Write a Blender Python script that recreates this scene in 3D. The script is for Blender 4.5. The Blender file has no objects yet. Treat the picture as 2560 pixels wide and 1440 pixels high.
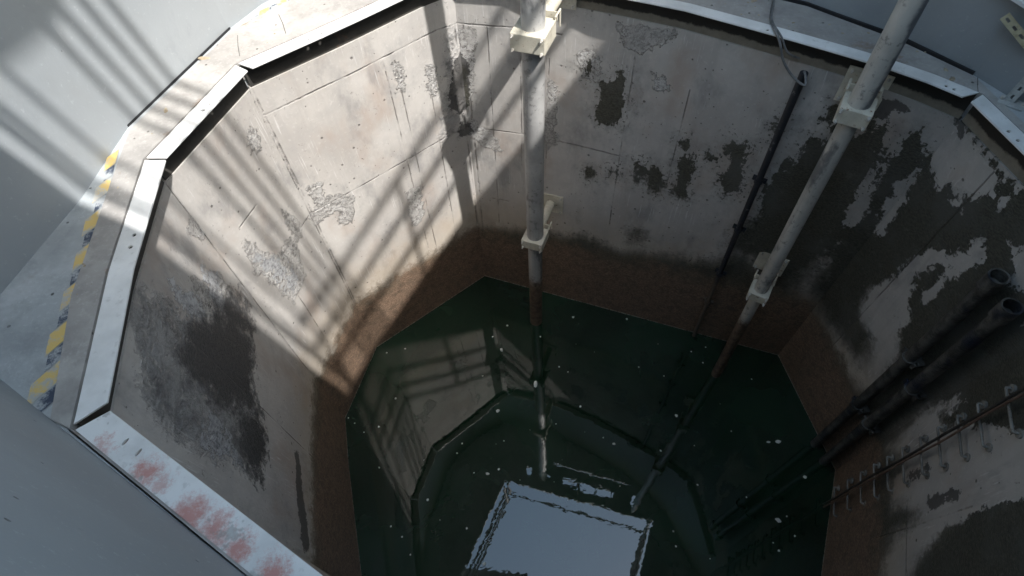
import bpy, bmesh, math, random
import numpy as np
from mathutils import Vector, Matrix
R = math.radians
scene = bpy.context.scene
COL = scene.collection
random.seed(7)

# ---------------------------------------------------------------- camera
cam_d = bpy.data.cameras.new("camera"); cam = bpy.data.objects.new("camera", cam_d); COL.objects.link(cam)
PITCH, ROLL = 0.96965, -0.08824
fw = Vector((0, math.cos(PITCH), -math.sin(PITCH))); up = Vector((0, math.sin(PITCH), math.cos(PITCH))); rt = Vector((1, 0, 0))
r2 = rt*math.cos(ROLL) + up*math.sin(ROLL); u2 = -rt*math.sin(ROLL) + up*math.cos(ROLL)
m = Matrix((r2, u2, -fw)).transposed().to_4x4(); m.translation = Vector((0, 0, 4.8)); cam.matrix_world = m
cam_d.sensor_width = 36; cam_d.lens = 36*1403.04/2560; cam_d.clip_start = .02; cam_d.clip_end = 500
scene.camera = cam

# ---------------------------------------------------------------- daylight
SUN_AZ, SUN_EL = 315.0, 57.0      # the sun stands here; light travels towards azimuth 135
w = bpy.data.worlds.new("World"); scene.world = w; w.use_nodes = True
nt = w.node_tree; bg = nt.nodes['Background']; sky = nt.nodes.new('ShaderNodeTexSky')
sky.sky_type = 'NISHITA'; sky.air_density = 3.0; sky.dust_density = 2.6; sky.ozone_density = 5.0; sky.sun_disc = False; sky.sun_elevation = R(SUN_EL); sky.sun_rotation = R(90-SUN_AZ)
hs = nt.nodes.new('ShaderNodeHueSaturation'); hs.inputs['Saturation'].default_value = 1.0; nt.links.new(sky.outputs[0], hs.inputs['Color']); nt.links.new(hs.outputs[0], bg.inputs[0]); bg.inputs[1].default_value = .15
sl = bpy.data.lights.new("sun", 'SUN'); so = bpy.data.objects.new("sun", sl); COL.objects.link(so)
sl.energy = 2.0; sl.angle = R(.85); sl.color = (1.0, .975, .94)
a, e = R(SUN_AZ), R(SUN_EL)
sd = Vector((math.cos(a)*math.cos(e), math.sin(a)*math.cos(e), math.sin(e)))
so.location = sd*30; so.rotation_euler = sd.to_track_quat('Z', 'Y').to_euler()
scene.view_settings.view_transform = 'Standard'; scene.view_settings.look = 'None'
scene.view_settings.gamma = 1; scene.view_settings.exposure = 1.88
scene.cycles.max_bounces = 10; scene.cycles.diffuse_bounces = 6
# plan polylines of the shaft walls in metres: at the water line (z = 0) and at the wall top (z = TOPZ)
TOPZ = 2.95
WALLS = {
 'AB': ([(-.275,3.476),(-1.372,2.732)], [(-.20,3.52),(-.35,3.45),(-.86,3.065),(-1.332,2.741)]),
 'BC': ([(-1.372,2.732),(-1.615,2.026)], [(-1.332,2.741),(-1.606,2.06)]),
 'CD': ([(-1.615,2.026),(-1.545,1.60),(-1.335,.58)], [(-1.606,2.06),(-1.56,1.43),(-1.46,.78)]),
 'AE': ([(-.275,3.476),(2.419,2.268)], [(-.20,3.52),(.21,3.40),(.61,3.22),(1.08,2.95),(1.50,2.63),(1.80,2.39),(2.0,2.22),(2.18,2.0)]),
 'EF': ([(2.419,2.268),(2.525,1.192)], [(2.18,2.0),(2.23,1.50),(2.24,1.02)]),
 'FG': ([(2.525,1.192),(1.80,-.15)], [(2.24,1.02),(1.72,-.22)]),
 'GH': ([(1.80,-.15),(.75,-.72)], [(1.72,-.22),(.72,-.78)]),
 'HD': ([(.75,-.72),(-1.335,.58)], [(.72,-.78),(-1.46,.78)]),
}
def poly_at(P, s):
    L = [math.hypot(P[i+1][0]-P[i][0], P[i+1][1]-P[i][1]) for i in range(len(P)-1)]
    t = min(max(s, 0.0), 1.0)*sum(L)
    for i, l in enumerate(L):
        if t <= l + 1e-9 or i == len(L)-1:
            k = t/l
            return (P[i][0]+(P[i+1][0]-P[i][0])*k, P[i][1]+(P[i+1][1]-P[i][1])*k)
        t -= l
def wall_len(w):
    P = WALLS[w][1]
    return sum(math.hypot(P[i+1][0]-P[i][0], P[i+1][1]-P[i][1]) for i in range(len(P)-1))
def wall_pt(w, s, z, off=0.0):
    a = poly_at(WALLS[w][0], s); b = poly_at(WALLS[w][1], s); k = z/TOPZ
    x, y = a[0]+(b[0]-a[0])*k, a[1]+(b[1]-a[1])*k
    if off:
        nx, ny = wall_n(w, s)
        x += nx*off; y += ny*off
    return Vector((x, y, z))
def wall_n(w, s):
    a = poly_at(WALLS[w][1], max(s-.02, 0)); b = poly_at(WALLS[w][1], min(s+.02, 1))
    dx, dy = b[0]-a[0], b[1]-a[1]; l = math.hypot(dx, dy)
    nx, ny = -dy/l, dx/l
    c = poly_at(WALLS[w][1], s)
    if nx*(.35-c[0]) + ny*(1.4-c[1]) < 0: nx, ny = -nx, -ny
    return nx, ny
STAINS = [
 ('AE', 'algae', [(0.97, 2.47), (1.06, 2.53), (1.1, 2.58), (1.15, 2.58), (1.15, 2.51), (1.14, 2.43), (1.16, 2.35), (1.13, 2.21), (1.09, 2.19), (0.98, 2.21), (0.97, 2.33), (1.0, 2.39)]),
 ('AE', 'algae', [(1.12, 1.79), (1.19, 1.82), (1.21, 1.76), (1.16, 1.72)]),
 ('AE', 'algae', [(1.31, 1.93), (1.39, 1.93), (1.43, 1.87), (1.4, 1.74), (1.36, 1.72), (1.32, 1.76)]),
 ('AE', 'algae', [(1.43, 1.89), (1.5, 1.9), (1.55, 1.85), (1.54, 1.71), (1.46, 1.68), (1.42, 1.77)]),
 ('AE', 'algae', [(1.58, 2.01), (1.6, 2.08), (1.68, 2.12), (1.7, 1.95), (1.73, 1.73), (1.68, 1.7), (1.61, 1.71), (1.57, 1.79), (1.61, 1.87)]),
 ('AE', 'algae', [(1.86, 2.29), (1.93, 2.35), (2.0, 2.34), (1.99, 2.21), (2.05, 1.98), (2.06, 1.92), (1.95, 1.88), (1.91, 1.96), (1.91, 2.15)]),
 ('AE', 'algae', [(2.07, 2.56), (2.12, 2.6), (2.13, 2.51), (2.11, 2.43), (2.09, 2.48)]),
 ('AE', 'algae', [(2.25, 2.35), (2.3, 2.52), (2.37, 2.51), (2.41, 2.59), (2.33, 2.67), (2.33, 2.78), (2.4, 2.74), (2.51, 2.67), (2.54, 2.76), (2.64, 2.74), (2.67, 2.6), (2.7, 2.47), (2.67, 2.28), (2.66, 2.08), (2.67, 1.96), (2.76, 1.85), (2.73, 1.64), (2.69, 1.27), (2.66, 0.88), (2.4, 1.15), (2.29, 1.34), (2.13, 1.37), (2.12, 1.52), (2.22, 1.87), (2.17, 2.01), (2.18, 2.17)]),
 ('AE', 'algae', [(2.67, 2.0), (2.7, 2.29), (2.72, 2.58), (2.72, 2.74), (2.77, 2.78), (2.85, 2.75), (2.86, 2.67), (2.94, 2.59), (3.1, 2.52), (3.19, 2.65), (3.16, 2.78), (3.33, 2.76), (3.58, 1.53), (3.58, 1.39), (3.58, 0.47), (3.58, 0.2), (3.42, 0.39), (2.91, 0.95), (2.76, 1.33)]),
 ('EF', 'algae', [(-0.25, 1.82), (-0.22, 2.17), (-0.18, 2.49), (-0.19, 2.66), (-0.12, 2.72), (-0.02, 2.74), (0.0, 2.67), (0.08, 2.64), (0.27, 2.66), (0.36, 2.82), (0.35, 2.92), (0.51, 2.98), (1.23, 2.19), (1.1, 2.06), (0.99, 1.45), (0.71, 1.23), (0.51, 1.16), (0.05, 1.02), (-0.13, 1.19)]),
 ('AE', 'algae', [(2.82, 3.0), (2.85, 3.0), (3.06, 2.87), (3.21, 2.76), (3.33, 2.65), (3.21, 2.71), (3.02, 2.84), (2.9, 2.89)]),
 ('EF', 'algae', [(-0.06, 2.98), (-0.02, 3.0), (0.23, 2.96), (0.39, 2.94), (0.51, 2.88), (0.39, 2.88), (0.19, 2.91), (0.04, 2.91)]),
 ('AE', 'clean', [(2.7, 1.98), (2.66, 2.1), (2.69, 2.25), (2.67, 2.45), (2.69, 2.64), (2.72, 2.51), (2.73, 2.33), (2.78, 2.16), (2.77, 2.04), (2.72, 1.98)]),
 ('EF', 'clean', [(-0.21, 1.84), (-0.25, 1.93), (-0.23, 2.11), (-0.25, 2.32), (-0.23, 2.52), (-0.18, 2.42), (-0.16, 2.23), (-0.11, 2.09), (-0.12, 1.95), (-0.17, 1.86)]),
 ('AE', 'clean', [(2.86, 2.0), (2.83, 2.16), (2.83, 2.35), (2.82, 2.52), (2.86, 2.66), (2.88, 2.5), (2.9, 2.35), (2.92, 2.15), (2.91, 2.03)]),
 ('EF', 'clean', [(-0.0, 2.0), (-0.04, 2.13), (-0.04, 2.33), (-0.06, 2.49), (-0.01, 2.65), (0.02, 2.5), (0.04, 2.37), (0.06, 2.19), (0.05, 2.06)]),
 ('AE', 'clean', [(3.08, 2.44), (3.08, 2.5), (3.09, 2.56), (3.13, 2.53), (3.13, 2.45)]),
 ('EF', 'clean', [(0.25, 2.58), (0.24, 2.63), (0.26, 2.68), (0.29, 2.68), (0.29, 2.61)]),
 ('AE', 'clean', [(2.96, 2.51), (2.94, 2.63), (2.88, 2.69), (2.83, 2.86), (2.86, 2.95), (3.0, 2.86), (3.14, 2.75), (3.2, 2.65), (3.16, 2.59), (3.08, 2.61), (3.01, 2.61), (3.0, 2.52)]),
 ('EF', 'clean', [(0.1, 2.57), (0.08, 2.66), (0.0, 2.69), (-0.05, 2.83), (-0.01, 2.95), (0.16, 2.91), (0.32, 2.89), (0.37, 2.82), (0.33, 2.75), (0.25, 2.73), (0.17, 2.69), (0.16, 2.6)]),
 ('AE', 'clean', [(3.22, 2.65), (3.25, 2.67), (3.28, 2.64), (3.27, 2.59)]),
 ('EF', 'clean', [(0.4, 2.83), (0.42, 2.87), (0.46, 2.86), (0.45, 2.81)]),
 ('EF', 'clean', [(0.46, 1.42), (0.3, 1.43), (0.21, 1.66), (0.28, 1.94), (0.3, 2.19), (0.34, 2.36), (0.39, 2.42), (0.44, 2.35), (0.41, 2.24), (0.4, 2.09), (0.44, 1.93), (0.54, 1.9), (0.55, 1.71), (0.67, 1.57), (0.68, 1.39), (0.74, 1.19), (0.69, 1.07), (0.51, 1.16)]),
 ('EF', 'clean', [(0.5, 2.0), (0.47, 2.08), (0.49, 2.23), (0.46, 2.34), (0.45, 2.42), (0.47, 2.58), (0.51, 2.64), (0.55, 2.61), (0.58, 2.49), (0.55, 2.35), (0.52, 2.19), (0.53, 2.05)]),
 ('EF', 'clean', [(0.57, 2.72), (0.61, 2.74), (0.72, 2.8), (0.85, 2.67), (0.82, 2.59), (0.75, 2.58), (0.67, 2.67)]),
 ('EF', 'clean', [(1.02, 1.05), (0.97, 1.47), (0.99, 1.89), (1.04, 1.89), (1.06, 1.73), (1.04, 1.61), (1.08, 1.57), (1.13, 1.73), (1.19, 1.94), (1.23, 2.23), (1.23, 2.04), (1.23, 1.57), (1.23, 1.27), (1.23, 1.07), (1.23, 0.55), (1.23, 0.06), (1.23, -0.55), (1.23, -0.01), (1.23, 0.47), (1.23, 0.84), (1.23, 0.6), (1.23, 0.7), (1.18, 0.99), (1.05, 0.9)]),
 ('FG', 'clean', [(0.06, 1.1), (-0.02, 1.46), (0.01, 1.89), (0.09, 1.95), (0.1, 1.81), (0.07, 1.66), (0.14, 1.69), (0.2, 1.88), (0.26, 2.11), (0.43, 2.44), (0.66, 2.4), (0.64, 2.02), (0.69, 1.82), (0.7, 1.69), (0.8, 1.41), (0.98, 1.29), (0.96, 0.9), (0.75, 0.98), (0.62, 1.17), (0.57, 1.41), (0.47, 1.11), (0.34, 1.07), (0.27, 1.25), (0.09, 0.99)]),
 ('EF', 'algae', [(0.62, 0.64), (0.92, 2.59), (1.23, 1.48), (1.23, -1.2), (1.23, -0.54)]),
 ('FG', 'algae', [(-0.34, 0.32), (-0.08, 2.56), (1.16, 2.28), (1.15, -0.26), (0.39, 0.08)]),
 ('AE', 'algae', [(-0.17, 0.68), (0.4, 0.83), (1.06, 0.97), (1.34, 0.86), (1.61, 0.99), (1.92, 1.07), (2.23, 1.32), (2.66, 0.88), (2.57, 0.53), (1.64, 0.72), (-0.18, 0.53)]),
 ('CD', 'grime', [(0.58, 2.52), (0.36, 2.35), (0.26, 2.15), (0.3, 1.97), (0.53, 1.88), (0.66, 1.88), (0.79, 2.18), (0.8, 2.41), (0.75, 2.58)]),
 ('CD', 'rough', [(0.63, 2.97), (0.59, 2.79), (0.48, 2.48), (0.19, 2.31), (0.1, 2.13), (0.3, 1.92), (0.71, 1.79), (0.79, 1.7), (1.0, 1.74), (1.05, 2.03), (1.05, 2.31), (1.1, 2.56), (1.07, 2.69), (1.01, 2.83), (0.85, 2.9)]),
 ('CD', 'pale', [(0.91, 2.33), (0.85, 2.24), (0.92, 2.2), (1.02, 1.97), (1.06, 2.03), (1.06, 2.24), (1.04, 2.35)]),
 ('CD', 'pale', [(0.44, 2.75), (0.36, 2.43), (0.35, 2.27), (0.48, 2.48), (0.54, 2.65)]),
 ('BC', 'spall', [(0.57, 2.33), (0.53, 2.18), (0.44, 2.0), (0.23, 1.96), (0.29, 1.78), (0.32, 1.63), (0.51, 1.57), (0.53, 1.78), (0.61, 2.06)]),
 ('BC', 'spall', [(0.22, 2.19), (0.16, 2.06), (0.14, 1.94), (0.2, 1.88), (0.24, 2.1)]),
 ('AB', 'spall', [(1.4, 1.94), (1.17, 1.97), (1.05, 1.89), (1.15, 1.66), (1.22, 1.71), (1.19, 1.86), (1.38, 1.84)]),
 ('BC', 'spall', [(0.04, 1.95), (-0.18, 1.88), (-0.18, 1.81), (-0.18, 1.56), (-0.18, 1.61), (-0.18, 1.77), (0.01, 1.84)]),
 ('AB', 'spall', [(1.31, 2.16), (1.22, 2.15), (1.27, 1.96), (1.32, 1.98)]),
 ('BC', 'spall', [(0.92, 2.45), (0.92, 2.32), (0.92, 2.12), (0.92, 2.12), (0.92, 2.27)]),
 ('CD', 'spall', [(0.31, 2.61), (0.28, 2.47), (0.28, 2.28), (0.38, 2.35), (0.4, 2.5)]),
 ('AB', 'spall', [(0.5, 2.69), (0.46, 2.68), (0.46, 2.5), (0.51, 2.51)]),
 ('AB', 'spall', [(1.51, 2.75), (1.45, 2.75), (1.47, 2.65), (1.54, 2.59), (1.55, 2.66)]),
 ('AB', 'spall', [(0.26, 2.56), (0.21, 2.53), (0.23, 2.35), (0.27, 2.34)]),
 ('AB', 'spall', [(0.63, 1.64), (0.52, 1.62), (0.54, 1.31), (0.67, 1.25)]),
 ('AE', 'spall', [(-0.01, 2.71), (0.11, 2.73), (0.11, 2.58), (0.06, 2.35), (-0.01, 2.0), (-0.07, 1.92), (-0.06, 2.34)]),
 ('AE', 'spall', [(0.04, 2.01), (0.22, 1.85), (0.24, 1.73), (0.09, 1.79), (-0.01, 1.88)]),
 ('AE', 'spall', [(0.8, 2.65), (0.89, 2.71), (0.96, 2.63), (0.96, 2.52), (0.88, 2.51)]),
 ('AE', 'spall', [(0.64, 2.41), (0.68, 2.39), (0.66, 1.94), (0.6, 1.93)]),
 ('AE', 'spall', [(1.06, 2.88), (1.39, 2.92), (1.3, 2.81), (1.2, 2.76), (1.1, 2.79)]),
 ('AE', 'algae', [(-0.06, 2.53), (-0.01, 2.5), (0.03, 2.39), (0.0, 2.13), (-0.08, 2.09), (-0.12, 2.17)]),
 ('AB', 'rough', [(0.08, 2.71), (0.04, 2.69), (0.08, 1.93), (0.22, 1.96), (0.16, 2.21)]),
 ('AE', 'algae', [(0.83, 2.59), (0.9, 2.64), (0.94, 2.56), (0.88, 2.52)]),
 ('AE', 'rough', [(0.6, 2.0), (0.66, 2.05), (0.68, 1.93), (0.61, 1.86)]),
 ('CD', 'dark', [(0.69, 1.26), (0.68, 1.19), (0.95, 1.13), (1.21, 1.07), (1.27, 1.18), (1.09, 1.23), (0.87, 1.25)]),
 ('AE', 'algae', [(0.95, 1.71), (0.98, 1.74), (1.0, 1.7), (0.96, 1.66)]),
 ('AE', 'algae', [(1.57, 2.21), (1.6, 2.24), (1.62, 2.19), (1.58, 2.16)]),
 ('AE', 'algae', [(1.76, 2.17), (1.81, 2.17), (1.81, 2.13), (1.79, 2.12)]),
 ('AE', 'algae', [(1.86, 2.33), (1.89, 2.36), (1.92, 2.32), (1.88, 2.28)]),
 ('AE', 'algae', [(1.34, 1.18), (1.43, 1.22), (1.44, 1.13), (1.37, 1.09)]),
 ('AE', 'spall', [(1.32, 2.63), (1.38, 2.63), (1.42, 2.55), (1.34, 2.53)]),
 ('CD', 'spall', [(0.19, 2.49), (0.13, 2.33), (0.18, 2.17), (0.32, 2.27), (0.29, 2.41)]),
 ('CD', 'spall', [(-0.0, 2.71), (-0.07, 2.57), (0.04, 2.57), (0.11, 2.72)]),
 ('BC', 'spall', [(0.15, 2.78), (0.09, 2.75), (0.14, 2.66), (0.21, 2.69)]),
 ('CD', 'pale', [(0.18, 2.55), (0.16, 2.41), (0.22, 2.31), (0.2, 2.11), (0.31, 2.28), (0.3, 2.45)]),
 ('BC', 'pale', [(0.56, 2.16), (0.42, 1.95), (0.37, 1.7), (0.47, 1.6), (0.51, 1.84), (0.57, 2.01)]),
 ('AB', 'dark', [(0.07, 2.48), (0.0, 2.58), (-0.06, 2.49), (-0.06, 2.33), (-0.02, 2.12), (0.05, 2.06), (0.12, 2.15), (0.13, 2.31)]),
 ('AE', 'dark', [(-0.07, 2.44), (0.0, 2.58), (0.05, 2.51), (0.05, 2.35), (0.01, 2.13), (-0.05, 2.04), (-0.11, 2.08), (-0.12, 2.24)]),
 ('AB', 'dark', [(0.06, 2.03), (-0.02, 2.0), (-0.05, 1.87), (0.05, 1.86), (0.1, 1.94)]),
 ('AE', 'dark', [(-0.06, 2.0), (0.01, 2.01), (0.04, 1.89), (-0.05, 1.82), (-0.09, 1.87)]),
 ('CD', 'grime', [(0.19, 2.31), (0.09, 2.13), (0.22, 1.93), (0.33, 2.08), (0.32, 2.23)]),
 ('CD', 'grime', [(0.78, 2.01), (0.66, 1.79), (0.81, 1.71), (0.99, 1.77), (0.98, 1.93)]),
 ('AE', 'dark', [(2.49, 2.91), (2.61, 2.91), (2.64, 2.89), (2.59, 2.83), (2.57, 2.78), (2.53, 2.79)]),
 ('AE', 'dark', [(2.83, 2.97), (2.86, 2.98), (2.91, 2.9), (2.91, 2.87), (2.86, 2.92)]),
 ('EF', 'dark', [(-0.05, 2.95), (0.0, 2.98), (0.06, 2.92), (0.06, 2.89), (-0.01, 2.92)]),
 ('FG', 'dark', [(0.5, 1.52), (0.5, 1.7), (0.52, 1.86), (0.56, 1.87), (0.56, 1.65), (0.6, 1.54)]),
 ('FG', 'dark', [(0.33, 1.29), (0.3, 1.54), (0.35, 1.56), (0.37, 1.33)]),
]
FLECKS = [(-0.080, 2.846, 0.0142, 1.0), (-0.230, 2.734, 0.0112, 1.0), (-0.153, 2.580, 0.0194, 1.4), (0.581, 2.876, 0.0143, 1.3), (0.139, 2.194, 0.0214, 2.2), (-0.224, 1.965, 0.0185, 1.3), (-0.346, 2.323, 0.0109, 1.0), (0.234, 2.687, 0.0112, 1.0), (1.102, 2.799, 0.0144, 1.0), (0.377, 2.348, 0.0109, 1.0), (0.520, 1.938, 0.0132, 1.3), (1.115, 2.272, 0.0110, 1.0), (1.348, 1.774, 0.0188, 1.0), (0.759, 1.571, 0.0156, 1.3), (-1.091, 2.687, 0.0114, 1.0), (-1.270, 2.660, 0.0114, 1.0), (-1.162, 2.174, 0.0137, 1.0), (-1.302, 1.914, 0.0135, 1.0), (-1.432, 1.874, 0.0081, 1.0), (-1.523, 1.968, 0.0082, 1.0), (-1.586, 2.023, 0.0083, 1.0), (-1.275, 1.546, 0.0106, 1.0), (-0.853, 1.241, 0.0153, 1.0), (-1.151, 1.059, 0.0103, 1.0), (-1.056, 0.972, 0.0102, 1.0), (-0.984, 0.834, 0.0101, 1.0), (-0.600, 1.611, 0.0104, 1.0), (-0.345, 1.413, 0.0153, 1.6), (-0.248, 1.442, 0.0127, 1.0), (-0.556, 1.693, 0.0104, 1.0), (-0.188, 1.684, 0.0078, 1.0), (-0.460, 1.430, 0.0077, 1.0), (1.143, 1.477, 0.0105, 1.4), (0.676, 1.635, 0.0078, 1.0), (1.099, 0.836, 0.0101, 1.0), (1.094, 0.726, 0.0101, 1.0), (-0.533, 0.992, 0.0125, 1.0), (-0.406, 0.724, 0.0198, 1.0), (2.145, 1.467, 0.0222, 1.6), (2.261, 1.160, 0.0193, 1.0), (2.064, 1.470, 0.0138, 1.5), (1.936, 0.847, 0.0213, 1.6), (1.866, 0.632, 0.0132, 1.0), (1.379, 1.171, 0.0104, 1.0), (1.781, 1.592, 0.0082, 1.0), (1.743, 1.041, 0.0079, 1.0), (2.011, 0.871, 0.0080, 1.0), (2.023, 0.725, 0.0107, 1.0), (2.104, 2.053, 0.0086, 1.0), (1.635, 2.384, 0.0085, 1.0), (1.712, 2.259, 0.0085, 1.0), (1.780, 2.417, 0.0086, 1.0), (1.842, 0.691, 0.0079, 1.0), (1.331, 0.619, 0.0051, 1.0), (1.436, 1.496, 0.0053, 1.0), (1.756, 1.845, 0.0055, 1.0), (0.567, 2.573, 0.0056, 1.0), (0.729, 2.470, 0.0055, 1.0), (0.453, 2.287, 0.0081, 1.0), (1.326, 2.161, 0.0083, 1.0), (1.344, 2.495, 0.0057, 1.0), (-0.075, 1.337, 0.0051, 1.0), (0.115, 1.222, 0.0050, 1.0), (0.304, 1.142, 0.0050, 1.0), (0.492, 1.079, 0.0050, 1.0), (0.746, 1.216, 0.0076, 1.0), (0.207, 1.296, 0.0051, 1.0), (0.258, 1.442, 0.0076, 1.0), (0.296, 1.473, 0.0051, 1.0), (-0.259, 1.662, 0.0052, 1.0), (-0.750, 1.075, 0.0051, 1.0), (-0.889, 1.578, 0.0052, 1.0), (0.048, 1.761, 0.0052, 1.0), (0.524, 1.699, 0.0052, 1.0), (0.282, 1.795, 0.0078, 1.0)]

# ---------------------------------------------------------------- helpers
def obj(name, bm, mat=None, parent=None, smooth=False):
    me = bpy.data.meshes.new(name)
    bmesh.ops.recalc_face_normals(bm, faces=bm.faces)
    bm.to_mesh(me); bm.free()
    if smooth:
        for p in me.polygons: p.use_smooth = True
        me.set_sharp_from_angle(angle=R(40))
    o = bpy.data.objects.new(name, me); COL.objects.link(o)
    if mat: me.materials.append(mat)
    if parent: o.parent = parent
    return o
def tag(o, label=None, cat=None, group=None, kind=None):
    if label: o['label'] = label
    if cat: o['category'] = cat
    if group: o['group'] = group
    if kind: o['kind'] = kind
    return o
def thing(name, label, cat, group=None):
    o = bpy.data.objects.new(name, None); COL.objects.link(o); o.empty_display_size = .1
    return tag(o, label, cat, group)
def frame(axis, hint=Vector((0, 0, 1))):
    a = axis.normalized()
    if abs(a.dot(hint)) > .95: hint = Vector((1, 0, 0))
    x = hint.cross(a).normalized(); y = a.cross(x)
    return x, y, a
def tube(bm, pts, r, n=16, cap=True, r2=None):
    pts = [Vector(p) for p in pts]; rings = []
    x = None
    for i, p in enumerate(pts):
        d = (pts[min(i+1, len(pts)-1)] - pts[max(i-1, 0)]).normalized()
        if x is None: x, y, _ = frame(d)
        else:
            x = (x - d*x.dot(d)).normalized(); y = d.cross(x)
        rr = r if r2 is None else r + (r2-r)*i/(len(pts)-1)
        rings.append([bm.verts.new(p + (x*math.cos(2*math.pi*k/n) + y*math.sin(2*math.pi*k/n))*rr) for k in range(n)])
    for a, b in zip(rings, rings[1:]):
        for k in range(n): bm.faces.new((a[k], a[(k+1) % n], b[(k+1) % n], b[k]))
    if cap: bm.faces.new(rings[0][::-1]); bm.faces.new(rings[-1])
def ringtube(bm, p0, p1, ro, ri, n=20):
    p0, p1 = Vector(p0), Vector(p1); x, y, _ = frame(p1-p0)
    V = [[bm.verts.new(p + (x*math.cos(2*math.pi*k/n) + y*math.sin(2*math.pi*k/n))*r) for k in range(n)] for p, r in ((p0, ro), (p1, ro), (p1, ri), (p0, ri))]
    for i in range(4):
        a, b = V[i], V[(i+1) % 4]
        for k in range(n): bm.faces.new((a[k], a[(k+1) % n], b[(k+1) % n], b[k]))
def box(bm, c, s, X=Vector((1, 0, 0)), Y=Vector((0, 1, 0)), Z=Vector((0, 0, 1)), bev=0.0):
    c = Vector(c); vs = []
    for i in (-1, 1):
        for j in (-1, 1):
            for k in (-1, 1): vs.append(bm.verts.new(c + X*(i*s[0]/2) + Y*(j*s[1]/2) + Z*(k*s[2]/2)))
    fs = [bm.faces.new([vs[i] for i in q]) for q in ((0, 1, 3, 2), (4, 6, 7, 5), (0, 4, 5, 1), (2, 3, 7, 6), (0, 2, 6, 4), (1, 5, 7, 3))]
    if bev:
        es = list({e for f in fs for e in f.edges})
        bmesh.ops.bevel(bm, geom=es, offset=bev, segments=2, affect='EDGES', profile=.5)
def plate(outline, holes, z0, z1):
    """a horizontal plate with through holes"""
    bm = bmesh.new(); loops = [outline] + holes; edges = []; top = []
    for L in loops:
        vs = [bm.verts.new((p[0], p[1], z1)) for p in L]; top.append(vs)
        for i in range(len(vs)): edges.append(bm.edges.new((vs[i], vs[(i+1) % len(vs)])))
    bmesh.ops.triangle_fill(bm, use_beauty=True, use_dissolve=False, edges=edges, normal=(0, 0, 1))
    ft = list(bm.faces); bot = {}
    for vs in top:
        for v in vs: bot[v] = bm.verts.new((v.co.x, v.co.y, z0))
    for f in ft: bm.faces.new([bot[v] for v in reversed(f.verts)])
    for vs in top:
        for i in range(len(vs)):
            a, b = vs[i], vs[(i+1) % len(vs)]; bm.faces.new((a, b, bot[b], bot[a]))
    return bm

# ---------------------------------------------------------------- material kit
class NT:
    def __init__(s, name):
        s.m = bpy.data.materials.new(name); s.m.use_nodes = True; s.t = s.m.node_tree; s.b = s.t.nodes['Principled BSDF']
        s.pos = s.n('ShaderNodeNewGeometry').outputs['Position']
    def n(s, k, **kw):
        x = s.t.nodes.new(k)
        for a, b in kw.items(): setattr(x, a, b)
        return x
    def put(s, sock, v):
        if v is None: return
        if hasattr(v, 'is_linked') or isinstance(v, bpy.types.NodeSocket): s.t.links.new(v, sock)
        else:
            if isinstance(v, (tuple, list)) and len(v) == 3 and sock.type == 'RGBA': v = (*v, 1)
            sock.default_value = v
    def noise(s, scale, detail=4, rough=.55, vec=None, dist=0):
        x = s.n('ShaderNodeTexNoise'); x.inputs['Scale'].default_value = scale; x.inputs['Detail'].default_value = detail
        x.inputs['Roughness'].default_value = rough; x.inputs['Distortion'].default_value = dist
        s.put(x.inputs['Vector'], vec or s.pos); return x.outputs['Fac']
    def voro(s, scale, feature='F1', vec=None, rnd=1.0):
        x = s.n('ShaderNodeTexVoronoi', feature=feature); x.inputs['Scale'].default_value = scale
        x.inputs['Randomness'].default_value = rnd
        s.put(x.inputs['Vector'], vec or s.pos); return x
    def math(s, op, a, b=None, c=None):
        x = s.n('ShaderNodeMath', operation=op); s.put(x.inputs[0], a)
        if b is not None: s.put(x.inputs[1], b)
        if c is not None: s.put(x.inputs[2], c)
        return x.outputs[0]
    def ss(s, v, lo, hi, a=0., b=1.):
        x = s.n('ShaderNodeMapRange', interpolation_type='SMOOTHSTEP'); s.put(x.inputs[0], v)
        for i, k in enumerate((lo, hi, a, b)): s.put(x.inputs[i+1], k)
        return x.outputs[0]
    def mix(s, f, a, b, mode='MIX'):
        x = s.n('ShaderNodeMix', data_type='RGBA', blend_type=mode); s.put(x.inputs[0], f); s.put(x.inputs[6], a); s.put(x.inputs[7], b)
        return x.outputs[2]
    def mapv(s, scale, vec=None, loc=(0, 0, 0), rot=(0, 0, 0)):
        x = s.n('ShaderNodeMapping'); s.put(x.inputs[0], vec or s.pos); x.inputs['Scale'].default_value = scale
        x.inputs['Location'].default_value = loc; x.inputs['Rotation'].default_value = rot
        return x.outputs[0]
    def attr(s, name):
        return s.n('ShaderNodeAttribute', attribute_name=name).outputs['Fac']
    def bump(s, h, dist=.01, strength=1., normal=None):
        x = s.n('ShaderNodeBump'); x.inputs['Strength'].default_value = strength; x.inputs['Distance'].default_value = dist
        s.put(x.inputs['Height'], h)
        if normal is not None: s.put(x.inputs['Normal'], normal)
        return x.outputs[0]
    def out(s, color=None, rough=None, bump=None, metal=None, spec=None):
        if color is not None: s.put(s.b.inputs['Base Color'], color)
        if rough is not None: s.put(s.b.inputs['Roughness'], rough)
        if metal is not None: s.put(s.b.inputs['Metallic'], metal)
        if spec is not None: s.b.inputs['Specular IOR Level'].default_value = spec
        if bump is not None: s.put(s.b.inputs['Normal'], bump)
        return s.m

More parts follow.
